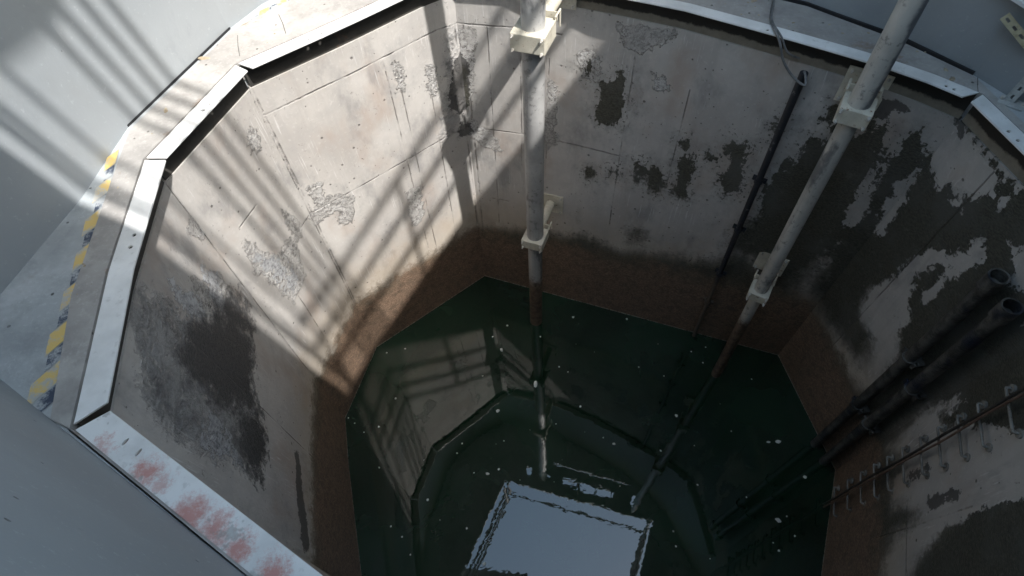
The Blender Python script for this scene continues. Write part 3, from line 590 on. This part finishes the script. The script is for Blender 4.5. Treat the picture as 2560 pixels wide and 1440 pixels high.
for k in ORDER:
    wd, hs, lab = RIM[k]
    if k in ('FG', 'GH'): continue
    t = thing('rim_angle', lab, 'steel angle', 'steel angles round the pit rim')
    web = offs(TOPS[k], -.016); inn = offs(TOPS[k], wd-.016)
    def cut(P, ga, gb):
        P = [Vector(p) for p in P]
        a = P[0] + (P[1]-P[0]).normalized()*ga; b = P[-1] + (P[-2]-P[-1]).normalized()*gb
        return [tuple(a)] + [tuple(p) for p in P[1:-1]] + [tuple(b)]
    g = {'AB': (.05, .045), 'BC': (.028, .03), 'CD': (.02, .060), 'HD': (.01, .05), 'AE': (.05, .045), 'EF': (.035, .03)}[k]
    ow = cut(offs(TOPS[k], -.018), .002, .006); iw = cut(inn, *g)
    holes = []
    for f in hs:
        p = poly_at(TOPS[k], f); n_ = wall_n(k, f); c0 = (p[0]+n_[0]*(wd*.42), p[1]+n_[1]*(wd*.42))
        holes.append(hole_poly(c0, n_, .014 if k == 'HD' else .0095, .0055 if k == 'HD' else .0085))
    obj('top_flange', plate(ow + iw[::-1], holes, ZL-.003, ZL+.004), rim_red if k == 'HD' else rim_paint, t)
    a_ = cut(offs(TOPS[k], -.009), .004, .008); b_ = cut(offs(TOPS[k], -.015), .004, .008)
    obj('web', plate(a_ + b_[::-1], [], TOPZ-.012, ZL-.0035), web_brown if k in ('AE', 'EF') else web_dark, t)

# ---------------------------------------------------------------- hazard marking on the floor
def worn(name, col):
    s = NT(name); wv = s.ss(s.math('ADD', s.noise(16, 6, .75), s.math('MULTIPLY', s.noise(4, 3), .3)), .58, .74)
    c = s.mix(s.math('MULTIPLY', wv, .9), col, (.41, .43, .44)); return s.out(c, .6, s.bump(s.noise(60, 4, .7), .001, .8))
yel, blk = worn('worn_yellow', (.66, .48, .17)), worn('worn_black', (.05, .065, .10))
def marking(p, q, width, n, label, first=0, skew=.10, taper=None):
    t = thing('hazard_marking', label, 'floor marking', 'yellow and black edge markings')
    p, q = Vector(p), Vector(q); d = (q-p); L = d.length; d.normalize(); o_ = Vector((-d.y, d.x))
    if o_.dot(Vector((cx, cy))-p) > 0: o_ = -o_
    st = L/n
    for i in range(n):
        for kind, f0, f1 in ((0, 0, .52), (1, .56, .95)):
            bm = bmesh.new()
            wd = width if taper is None else taper[0]+(taper[1]-taper[0])*(i/n)
            wd *= random.uniform(.85, 1.1); 
            if kind: wd *= .8
            a, b = p+d*(st*(i+f0)), p+d*(st*(i+f1)); sk = d*skew*min(1, wd/width)
            V = [a, a+sk*.5+o_*wd*.5, a+sk+o_*wd, b+sk+o_*wd*.95, b+sk*.5+o_*wd*.5, b]
            bm.faces.new([bm.verts.new((v.x, v.y, ZL-.0045)) for v in V])
            obj('black_stripe' if kind else 'yellow_stripe', bm, blk if kind else yel, t)
marking((-1.782, 2.16), (-1.585, .87), .105, 7, 'worn yellow and black diagonal stripes painted down the left floor edge', taper=(.05, .11))
marking((-1.41, 3.14), (-1.13, 3.40), .055, 3, 'bright sunlit yellow and black stripes at the top left corner of the ledge', skew=.04, taper=(.02, .10))

# ---------------------------------------------------------------- upright pipes and their brackets
def pipe_mat(name, ca, cb, band):
    s = NT(name); a = s.noise(4, 5, .6); b = s.noise(18, 6, .7); st = s.noise(1, 4, .6, s.mapv((22, 22, 1.2)))
    sep = s.n('ShaderNodeSeparateXYZ'); s.put(sep.inputs[0], s.pos); z = sep.outputs[2]
    c = s.mix(s.ss(a, .35, .65), ca, cb)
    c = s.mix(s.ss(st, .5, .72, 0, .5), c, tuple(x*.6 for x in ca))
    c = s.mix(s.ss(b, .56, .66, 0, .7), c, (.15, .145, .14))
    c = s.mix(s.ss(s.math('ADD', s.noise(1, 5, .65, s.mapv((5, 5, 2.2), loc=(1, 3, 0))), s.ss(z, 2.6, 3.3, 0, .05)), .56, .66, 0, .75), c, (.085, .09, .10))
    zz = s.math('ADD', z, s.math('MULTIPLY', s.math('SUBTRACT', b, .5), .3))
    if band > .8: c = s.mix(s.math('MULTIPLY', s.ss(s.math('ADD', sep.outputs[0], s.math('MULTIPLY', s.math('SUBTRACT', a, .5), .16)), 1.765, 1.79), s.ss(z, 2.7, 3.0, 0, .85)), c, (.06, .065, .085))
    c = s.mix(s.ss(zz, band+.12, band-.05), c, s.mix(s.ss(b, .4, .6), (.07, .048, .034), (.17, .12, .085)))
    return s.out(c, .45, s.bump(s.math('ADD', b, s.noise(70, 3)), .002, .7))
pipe_a = pipe_mat('pipe_grey', (.32, .315, .31), (.44, .435, .425), .72)
pipe_b = pipe_mat('pipe_grey_dull', (.42, .40, .365), (.54, .515, .47), .95)
box_mat = painted('bracket_cream', (.52, .485, .40), (.64, .60, .50), scratch=(.34, .25, .17), amt=.8, rust=1.0, sc=3)
bolt_mat = painted('bolt_steel', (.42, .40, .36), (.55, .52, .48), scratch=(.25, .12, .05), rust=.5, sc=5)
def pipe(P0, P1, segs, label, mat):
    t = thing('upright_pipe', label, 'pipe', 'upright pipes in the pit')
    P0, P1 = Vector(P0), Vector(P1); at = lambda z: P0 + (P1-P0)*((z-P0.z)/(P1.z-P0.z))
    for (z0, z1, r) in segs:
        bm = bmesh.new(); tube(bm, [at(z0), at((z0+z1)/2), at(z1)], r, 40); obj('pipe_section', bm, mat, t, True)
    return at
at1 = pipe((.209, 2.872, 0), (.262, 2.87, 5.5), [(-.55, 1.30, .059), (1.3005, 3.04, .066), (3.0405, 5.5, .0665)], 'straight grey pipe standing upright in the middle of the far wall, partly sunlit', pipe_a)
at2 = pipe((1.801, 2.135, 0), (1.735, 2.19, 5.5), [(-.55, 1.34, .042), (1.3405, 2.93, .047), (2.9305, 5.5, .053)], 'thick dull grey pipe crossing the upper right corner down into the water', pipe_b)
def bracket(c, half, hgt, nrm, arm, label, open_=True):
    """a boxed clamp round a pipe, its arm and its wall plate; nrm points from the wall into the pit"""
    t = thing('pipe_bracket', label, 'bracket', 'steel pipe brackets')
    c = Vector(c); N = Vector((nrm[0], nrm[1], 0)).normalized(); X = Vector((-N.y, N.x, 0)); Z = Vector((0, 0, 1))
    bm = bmesh.new(); box(bm, c, (2*half, 2*half, hgt), X, N, Z, bev=.004); obj('clamp_box', bm, box_mat, t)
    bm = bmesh.new()
    box(bm, c+Z*(hgt/2+.002)-N*(half+.02), (2*half, .006, .05), X, N, Z)
    tube(bm, [c-N*(half+.07)+X*half*.98-Z*hgt*.3, c-N*(half+.07)+X*half*.98+Z*(hgt/2+.015), c-N*(half-.02)+X*half*.98+Z*(hgt/2+.015)], .006, 8)
    tube(bm, [c-N*(half+.07)-X*half*.98-Z*hgt*.3, c-N*(half+.07)-X*half*.98+Z*(hgt/2+.015), c-N*(half-.02)-X*half*.98+Z*(hgt/2+.015)], .006, 8)
    obj('strap', bm, box_mat, t)
    bm = bmesh.new(); tube(bm, [c-N*(half-.01)-Z*.0, c-N*(arm-.008)-Z*.0], half*.42, 24); obj('arm', bm, box_mat, t, True)
    bm = bmesh.new(); box(bm, c-N*(arm-.004), (.21, .01, .20), X, N, Z); obj('wall_plate', bm, box_mat, t)
    for sx in (-1, 1):
        for sz in (-1, 1):
            for (base, ax) in ((c+X*sx*(half*.84)+Z*sz*(hgt*.5-.012)+N*half, N), (c-N*(arm-.009)+X*sx*.085+Z*sz*.08, N)):
                bm = bmesh.new(); tube(bm, [base, base+ax*.014], .0085, 6); tube(bm, [base+ax*.014, base+ax*.026], .0045, 8)
                obj('bolt', bm, bolt_mat, t)
nAE1, nAE2 = Vector((-.42, -.91, 0)), Vector((-.56, -.83, 0))
def arm_len(c, w, N):
    # distance from a bracket centre back to the wall along -N
    best = None
    for i in range(200):
        p = wall_pt(w, i/199, c[2]); d = Vector(c)-p; along = d.dot(N); lat = (d-N*along).length
        if best is None or lat < best[0]: best = (lat, along)
    return best[1]
for at, z, half, hgt, N, lab in (
   (at1, 3.04, .100, .104, nAE1, 'upper cream box bracket clamping the middle pipe just under the rim'),
   (at1, 1.29, .088, .085, nAE1, 'lower grimy box bracket on the middle pipe just above the tide mark'),
   (at2, 2.925, .076, .086, nAE2, 'upper cream box bracket on the thick pipe at upper right'),
   (at2, 1.34, .070, .075, nAE2, 'lower cream box bracket on the thick pipe close above the water')):
    c = at(z); N = N.normalized(); bracket(c, half, hgt, N, arm_len(c, 'AE', N), lab)

# ---------------------------------------------------------------- thin black conduit on the far wall with its cable
s = NT('conduit_black'); b = s.noise(20, 6, .7); sep = s.n('ShaderNodeSeparateXYZ'); s.put(sep.inputs[0], s.pos)
c = s.mix(s.ss(b, .58, .68), (.022, .024, .030), (.15, .15, .15))
c = s.mix(s.ss(s.math('ADD', sep.outputs[2], s.math('MULTIPLY', b, .3)), 1.22, 1.0), c, (.11, .09, .07))
cond_mat = s.out(c, .55, s.bump(b, .002, .8))
t = thing('conduit', 'thin black conduit running down the far wall left of the thick pipe', 'conduit')
bm = bmesh.new(); tube(bm, [wall_pt('AE', .742, z, .035) for z in (2.93, 2.2, 1.6, 1.0, .5, -.3)], .022, 18, r2=.016); obj('conduit_tube', bm, cond_mat, t, True)
for z in (2.12, 1.62, 1.06, .62):
    bm = bmesh.new(); p = wall_pt('AE', .742, z, .035); n_ = wall_n('AE', .742); N = Vector((n_[0], n_[1], 0)); X = Vector((-N.y, N.x, 0))
    ringtube(bm, p-Vector((0, 0, .014)), p+Vector((0, 0, .014)), .027, .0225, 18); box(bm, p-N*.018, (.09, .02, .028), X, N)
    obj('clip', bm, cond_mat, t)
cab_mat = painted('cable_grey', (.10, .105, .11), (.20, .20, .20), rough=.4, sc=6)
def smooth(pts, k=10):
    P = [Vector(p) for p in pts]; out = []
    for i in range(len(P)-1):
        a, b, c_, d = P[max(i-1, 0)], P[i], P[i+1], P[min(i+2, len(P)-1)]
        for j in range(k):
            t_ = j/k; out.append(.5*((2*b)+(-a+c_)*t_+(2*a-5*b+4*c_-d)*t_*t_+(-a+3*b-3*c_+d)*t_**3))
    return out + [P[-1]]
e = wall_pt('AE', .742, 2.93, .035)
bm = bmesh.new(); tube(bm, smooth([(1.62, 3.02, 3.10), (1.552, 2.90, 3.10), (1.475, 2.72, 3.103), (1.455, 2.60, 3.11), (1.46, 2.53, 3.09), (1.50, 2.50, 3.00), (1.56, 2.46, 2.93), (1.62, 2.42, 2.90), tuple(e+Vector((0, 0, .005))), tuple(e-Vector((0, 0, .03)))]), .0065, 10)
tag(obj('cable', bm, cab_mat, smooth=True), 'thin grey cable looping over the far rim into the black conduit', 'cable')
bm = bmesh.new(); tube(bm, smooth([(1.56, 3.03, 3.10), (1.54, 2.88, 3.112), (1.468, 2.70, 3.114), (1.475, 2.56, 3.10), (1.52, 2.53, 3.03), (1.60, 2.53, 2.985)]), .005, 10)
tag(obj('cable', bm, cab_mat, smooth=True), 'shorter thin cable dipping over the far rim beside the looping one', 'cable')

# ---------------------------------------------------------------- two slimy pipes on the right wall
slime = None
s = NT('slimy_pipe'); b = s.noise(14, 6, .7); f = s.noise(1, 4, .7, s.mapv((50, 50, 90)))
c = s.mix(s.ss(b, .40, .62), (.030, .029, .026), (.11, .105, .095)); c = s.mix(s.ss(s.noise(5, 4), .52, .66), c, (.012, .016, .030))
slime = s.out(c, .42, s.bump(s.math('ADD', f, b), .006, .9))
for fr, off, zt, zc, lab in ((.72, .065, 2.63, 1.74, 'slime-covered pipe on the right wall, the left one of two with open collars'), (.86, .065, 2.59, 1.60, 'slime-covered pipe on the right wall, the right one of two with open collars')):
    t = thing('slimy_pipe', lab, 'pipe', 'slime-covered pipes on the right wall')
    bm = bmesh.new(); tube(bm, [wall_pt('EF', fr+.07*(1-z/2.6), z, off) for z in (-.5, .4, 1.2, 2.0, zt-.06)], .034, 24); obj('pipe_section', bm, slime, t, True)
    bm = bmesh.new(); ringtube(bm, wall_pt('EF', fr, zt-.10, off), wall_pt('EF', fr-.003, zt+.0, off), .044, .036, 28); obj('collar', bm, slime, t, True)
    for z in (zc, .95):
        q = fr+.07*(1-z/2.6)
        bm = bmesh.new(); ringtube(bm, wall_pt('EF', q, z-.022, off), wall_pt('EF', q, z+.022, off), .043, .0345, 24)
        n_ = wall_n('EF', fr); N = Vector((n_[0], n_[1], 0)); X = Vector((-N.y, N.x, 0)); box(bm, wall_pt('EF', q, z, off*.35), (.12, off*.6, .035), X, N)
        for sg in (-1, 1): box(bm, wall_pt('EF', q, z, off)+X*sg*.052, (.024, .012, .04), X, N)
        obj('clamp', bm, slime, t)

# ---------------------------------------------------------------- step irons and the cable pair in front of them
iron_mat = painted('iron_grey', (.13, .12, .105), (.25, .235, .21), scratch=(.07, .05, .035), amt=.9, rust=.8, sc=4, rough=.7)
first = None
SP = .215
names = ['lowest step iron, at the waterline', 'second step iron up from the water', 'third step iron up from the water', 'fourth step iron up from the water', 'fifth step iron up, in the brown band',
         'sixth step iron up, just under the brown edge', 'seventh step iron up from the water', 'eighth step iron up from the water', 'ninth step iron up from the water', 'tenth step iron up from the water',
         'eleventh step iron up from the water', 'topmost step iron in view on the right wall']
zs = [-.05+.02, .18, .45, .69, .91, 1.11, 1.32, 1.54, 1.735, 1.93, 2.11, 2.33]
for i, z in enumerate(zs):
    if first is None:
        root = bpy.data.objects.new('step_iron', None); COL.objects.link(root); root.empty_display_size = .05
        a_, b_ = Vector((0, -.11, 0)), Vector((0, .11, 0))
        bm = bmesh.new(); tube(bm, smooth([(.0, -.110, .0), (.022, -.110, 0), (.030, -.107, 0), (.033, -.098, 0), (.033, 0, 0), (.033, .098, 0), (.030, .107, 0), (.022, .110, 0), (0, .110, 0)], 4), .0068, 10)
        obj('rung', bm, iron_mat, root, True)
        for sg in (-1, 1):
            bm = bmesh.new(); tube(bm, [(0, sg*.11, 0), (.012, sg*.11, 0)], .022, 12); obj('collar', bm, iron_mat, root)
        first = root; o = root
    else:
        o = first.copy(); COL.objects.link(o)
        for ch in list(first.children):
            c_ = ch.copy(); COL.objects.link(c_); c_.parent = o
    p = wall_pt('FG', .207, z); q = wall_pt('FG', .207, z+.1); n_ = wall_n('FG', .2)
    N = Vector((n_[0], n_[1], 0)).normalized(); Y = Vector((-N.y, N.x, 0)); M = Matrix((N, Y, Vector((0, 0, 1)))).transposed().to_4x4(); M.translation = p
    o.matrix_world = M
    tag(o, 'bent ' + names[i] + ' behind the taut cables', 'step iron', 'step irons up the lower right wall')
t = None
for dx, r_, lab in ((-.010, .0075, 'dark taut cable up the right wall in front of the step irons'), (.012, .006, 'thinner rusty cable running beside the dark one in front of the step irons')):
    bm = bmesh.new()
    N = Vector((*wall_n('FG', .2), 0)); Y = Vector((-N.y, N.x, 0))
    pts = [wall_pt('FG', .21-.010*z+.002*math.sin(z*5), z, .043+r_) + Y*(dx+.004*math.sin(z*7+dx*90)) for z in (-.3, .2, .6, 1.0, 1.4, 1.8, 2.2, 2.6, 2.93)]
    tube(bm, smooth(pts, 6), r_, 8)
    tag(obj('cable', bm, painted('cable_dark', (.03, .03, .03), (.07, .06, .05), rough=.5, sc=4) if dx < 0 else painted('cable_rust', (.12, .07, .05), (.20, .14, .11), sc=5), smooth=True), lab, 'cable')

# ---------------------------------------------------------------- fittings at the upper right
galv = painted('galvanised', (.38, .39, .38), (.50, .51, .50), scratch=(.25, .23, .18), amt=.5, rough=.4, rust=.3, sc=4)
dirty_y = painted('dirty_yellow', (.34, .29, .17), (.46, .40, .26), scratch=(.10, .08, .05), amt=.8, rust=.6, sc=6)
def slotted(P, Q, wd, name, label, cat, mat, foot=True):
    t = thing(name, label, cat); P, Q = Vector(P), Vector(Q); a = (Q-P).normalized()
    toc = (Vector((0, 0, 4.8))-P); X = a.cross(toc).normalized(); N = X.cross(a).normalized()
    L = (Q-P).length; npitch = int(L/.045); bm = bmesh.new(); edges = []
    def loop_(pts):
        vs = [bm.verts.new(P + X*u_ + a*v_ + N*0) for u_, v_ in pts]
        for i in range(len(vs)): edges.append(bm.edges.new((vs[i], vs[(i+1) % len(vs)])))
    loop_([(-wd/2, 0), (wd/2, 0), (wd/2, L), (-wd/2, L)])
    for i in range(npitch):
        v0 = .012+i*.045; loop_([(-.005, v0), (.005, v0), (.005, v0+.022), (-.005, v0+.022)])
    bmesh.ops.triangle_fill(bm, use_beauty=True, edges=edges, normal=N)
    r = bmesh.ops.extrude_face_region(bm, geom=list(bm.faces)); bmesh.ops.translate(bm, verts=[v for v in r['geom'] if isinstance(v, bmesh.types.BMVert)], vec=-N*.003)
    for sg in (-1, 1): box(bm, P+X*sg*(wd/2+.0015)+a*L/2-N*.014, (.003, L, .034), X, a, N)
    obj('channel', bm, mat, t)
    if foot:
        bm = bmesh.new(); box(bm, Vector((P.x+.01, P.y-.01, ZL-.002)), (.10, .07, .006), Vector((.7, -.7, 0)), Vector((.7, .7, 0))); obj('foot_plate', bm, mat, t)
        for k in (-1, 1):
            bm = bmesh.new(); tube(bm, [(P.x+.01+.03*k, P.y-.01-.03*k, ZL+.001), (P.x+.01+.03*k, P.y-.01-.03*k, ZL+.013)], .008, 6); obj('bolt', bm, bolt_mat, t)
slotted((2.285, 1.945, 3.092), (2.275, 1.90, 3.50), .036, 'slotted_strut', 'galvanised slotted strut standing on the ledge at the right edge', 'strut', galv)
slotted((2.195, 2.155, 3.375), (2.262, 2.02, 3.315), .030, 'slotted_rail', 'dirty yellow slotted rail on the wall in the upper right corner', 'rail', dirty_y, foot=False)
t = thing('cable_tray', 'pale steel tray edge on the wall in the top right corner', 'cable tray')
bm = bmesh.new(); p, q = Vector((2.15, 2.26, 3.455)), Vector((2.29, 1.96, 3.42)); d = (q-p).normalized(); N = Vector((-d.y, d.x, 0)).normalized(); N = N if N.x < 0 else -N
box(bm, (p+q)/2, ((q-p).length+.6, .016, .014), d, N, d.cross(N)); box(bm, (p+q)/2+Vector((0, 0, .045))-N*.012, ((q-p).length+.6, .004, .08), d, N, d.cross(N)); obj('tray_side', bm, rim_paint, t)

# crumbs of debris lying on the ledge
crumb_mat = painted('crumb', (.30, .24, .16), (.42, .36, .27), sc=8)
def crumb(x, y, r, label, mat=crumb_mat, long=1.0):
    bm = bmesh.new(); bmesh.ops.create_icosphere(bm, subdivisions=2, radius=1)
    ax = random.uniform(0, 3.14)
    for v in bm.verts:
        k = 1+random.uniform(-.35, .35); x_, y_ = v.co.x*long*k*r, v.co.y*k*r*.7
        v.co = Vector((x+x_*math.cos(ax)-y_*math.sin(ax), y+x_*math.sin(ax)+y_*math.cos(ax), ZL+max(-.001, v.co.z*k*r*.35)))
    tag(obj('rubble_crumb', bm, mat), label, 'rubble', 'crumbs of rubble on the ledge')
crumb(-1.545, 2.84, .020, 'rusty flake of mortar on the sunlit kerb by the black shade strip, farther one', long=1.6)
crumb(-1.63, 2.42, .014, 'rusty lump on the kerb at the end of the black shade strip', long=1.4)
crumb(1.33, 2.99, .018, 'left tan crumb of three beside the cable on the far kerb')
crumb(1.395, 2.955, .016, 'middle tan crumb of three beside the cable on the far kerb')
crumb(1.455, 2.925, .018, 'right tan crumb of three beside the cable on the far kerb')
crumb(2.13, 2.13, .016, 'pale lump on the ledge at the right-hand rim corner', long=1.2)
crumb(2.135, 2.20, .012, 'small rusty lump near the right-hand rim corner')
for i in range(26):
    f = random.uniform(.45, .98); p = poly_at(TOPS['AE'], f); n_ = wall_n('AE', f); o_ = random.uniform(.05, .24)
    crumb(p[0]-n_[0]*o_, p[1]-n_[1]*o_, random.uniform(.003, .008), 'tiny tan crumb scattered on the far right kerb')

for i in range(22):
    k = random.choice(('CD', 'BC', 'AB')); f = random.uniform(.08, .92); p = poly_at(TOPS[k], f); n_ = wall_n(k, f); o_ = random.uniform(.03, .16)
    crumb(p[0]-n_[0]*o_, p[1]-n_[1]*o_, random.uniform(.002, .006), 'tiny tan crumb scattered on the left or sunlit kerb')

# ---------------------------------------------------------------- flecks floating on the water
fl_mat = painted('fleck', (.70, .70, .66), (.80, .80, .76), sc=8, amt=.1)
def fleck(x, y, r, a=1.0, label='tiny white fleck floating on the dark water'):
    bm = bmesh.new(); n = 8; an = random.uniform(0, 3.14); top = []
    for k in range(n):
        t_ = 2*math.pi*k/n; rr = r*random.uniform(.75, 1.2); u_, v_ = rr*math.cos(t_)*a, rr*math.sin(t_)
        top.append((x+u_*math.cos(an)-v_*math.sin(an), y+u_*math.sin(an)+v_*math.cos(an)))
    V = [bm.verts.new((p[0], p[1], .001)) for p in top]; U = [bm.verts.new((x+(p[0]-x)*.7, y+(p[1]-y)*.7, .001+r*.5)) for p in top]
    bm.faces.new(U)
    for k in range(n): bm.faces.new((V[k], V[(k+1) % n], U[(k+1) % n], U[k]))
    tag(obj('floating_fleck', bm, fl_mat), label, 'debris', 'white flecks floating on the water')
for x, y, r, a in FLECKS: fleck(x, y, r*random.choice((.35, .45, .5, .6, .8, .95)) if r < .0075 else r*.75, a, 'tiny white fleck floating on the dark water' if r < .0075 else 'larger white fleck floating on the dark water')

# ---------------------------------------------------------------- guard rails above the opening (seen mirrored in the water, and as shadows)
rail_mat = painted('rail_paint', (.10, .10, .11), (.16, .16, .17), rough=.5)
def rails(name, P, Q, zs_, posts, z0, label, r=.022, pr=.024, group='guard rails round the access opening'):
    t = thing(name, label, 'guard rail', group); P, Q = Vector((*P, 0)), Vector((*Q, 0))
    for z in zs_:
        bm = bmesh.new(); tube(bm, [P+Vector((0, 0, z)), Q+Vector((0, 0, z))], r, 12); obj('rail', bm, rail_mat, t, True)
    for f in posts:
        bm = bmesh.new(); c_ = P+(Q-P)*f; tube(bm, [c_+Vector((0, 0, z0)), c_+Vector((0, 0, max(zs_)))], pr, 12); obj('post', bm, rail_mat, t, True)
C1, C2, C3, C4 = [Vector(p) for p in OPEN]
def out2(p, q, d):
    v = (Vector(q)-Vector(p)).normalized(); n_ = Vector((-v.y, v.x)); mid = (Vector(p)+Vector(q))/2
    if n_.dot(Vector((.3, 1.4))-mid) > 0: n_ = -n_
    return Vector(p)+n_*d, Vector(q)+n_*d
HL = [5.92, 6.20, 7.02]
p, q = out2(C1, C2, -.02); rails('guard_rail', p, q, [6.35], (.02, .98), SL1+.002, 'single rail along the far side of the opening, mirrored in the water')
p, q = out2(C2, C3, -.02); rails('guard_rail', p, q, [6.02, 6.42, 6.76], (.04, .50), SL1+.002, 'three-bar guard rail on the right side of the opening, mirrored in the water', r=.026)
p, q = out2(C4, C1, -.02); rails('guard_rail', p, q, [6.02, 6.42, 6.76], (.05, .95), SL1+.002, 'three-bar guard rail on the left side of the opening, mirrored in the water')
p, q = out2(C3, C4, -.02); d = (q-p).normalized(); rails('guard_rail', p-d*.3, q+d*.6, HL, (.0, .97), SL1+.002, 'tall three-bar guard rail on the sunny side casting barred shadows', r=.017)
t = thing('shadow_bars', 'four added unseen bars lying level above the opening and casting the upper barred shadow', 'shadow_caster')  # unseen bars added to cast the upper group of shadow stripes
for y0 in (.61, .73, .85, .97):
    bm = bmesh.new(); tube(bm, [(-.27, y0+.16, 7.0), (3.4, y0-.66*3.4, 7.0)], .022, 10); obj('bar', bm, rail_mat, t, True)
bm = bmesh.new(); tube(bm, [(3.35, .61-.66*3.35-.1, 6.975), (3.42, 1.06-.66*3.35, 6.975)], .022, 10); obj('end_beam', bm, rail_mat, t, True)
for y in (-1.62, -1.24):
    bm = bmesh.new(); tube(bm, [(3.40, y, SL1+.002), (3.40, y, 6.97)], .022, 10); obj('post', bm, rail_mat, t, True)
bm = plate([(-2.6, .62), (-.265, .44), (-.195, .80), (-.19, 1.55), (-2.6, 1.9)], [], 7.03, 7.05)  # unseen sheet added to keep sun off the upper left wall
t = thing('shade_sheet', 'unseen dark sheet on posts, added over one corner of the opening to cast shade', 'shade_sheet'); obj('sheet', bm, rail_mat, t)
for x, y in ((-2.5, .66), (-2.5, 1.8)):
    bm = bmesh.new(); tube(bm, [(x, y, SL1+.002), (x, y, 7.03)], .025, 10); obj('post', bm, rail_mat, t, True)

# ground outside, seen by nobody but lighting what it must
bm = bmesh.new()
g = plate([(-60, -60), (60, -60), (60, 60), (-60, 60)], [[(x, y) for x, y in bigout]], SL0-.05, SL1-.01)
tag(obj('ground', g, grey_concrete('yard', (.22, .21, .2), (.28, .27, .25)), ), kind='structure')
bm.free()
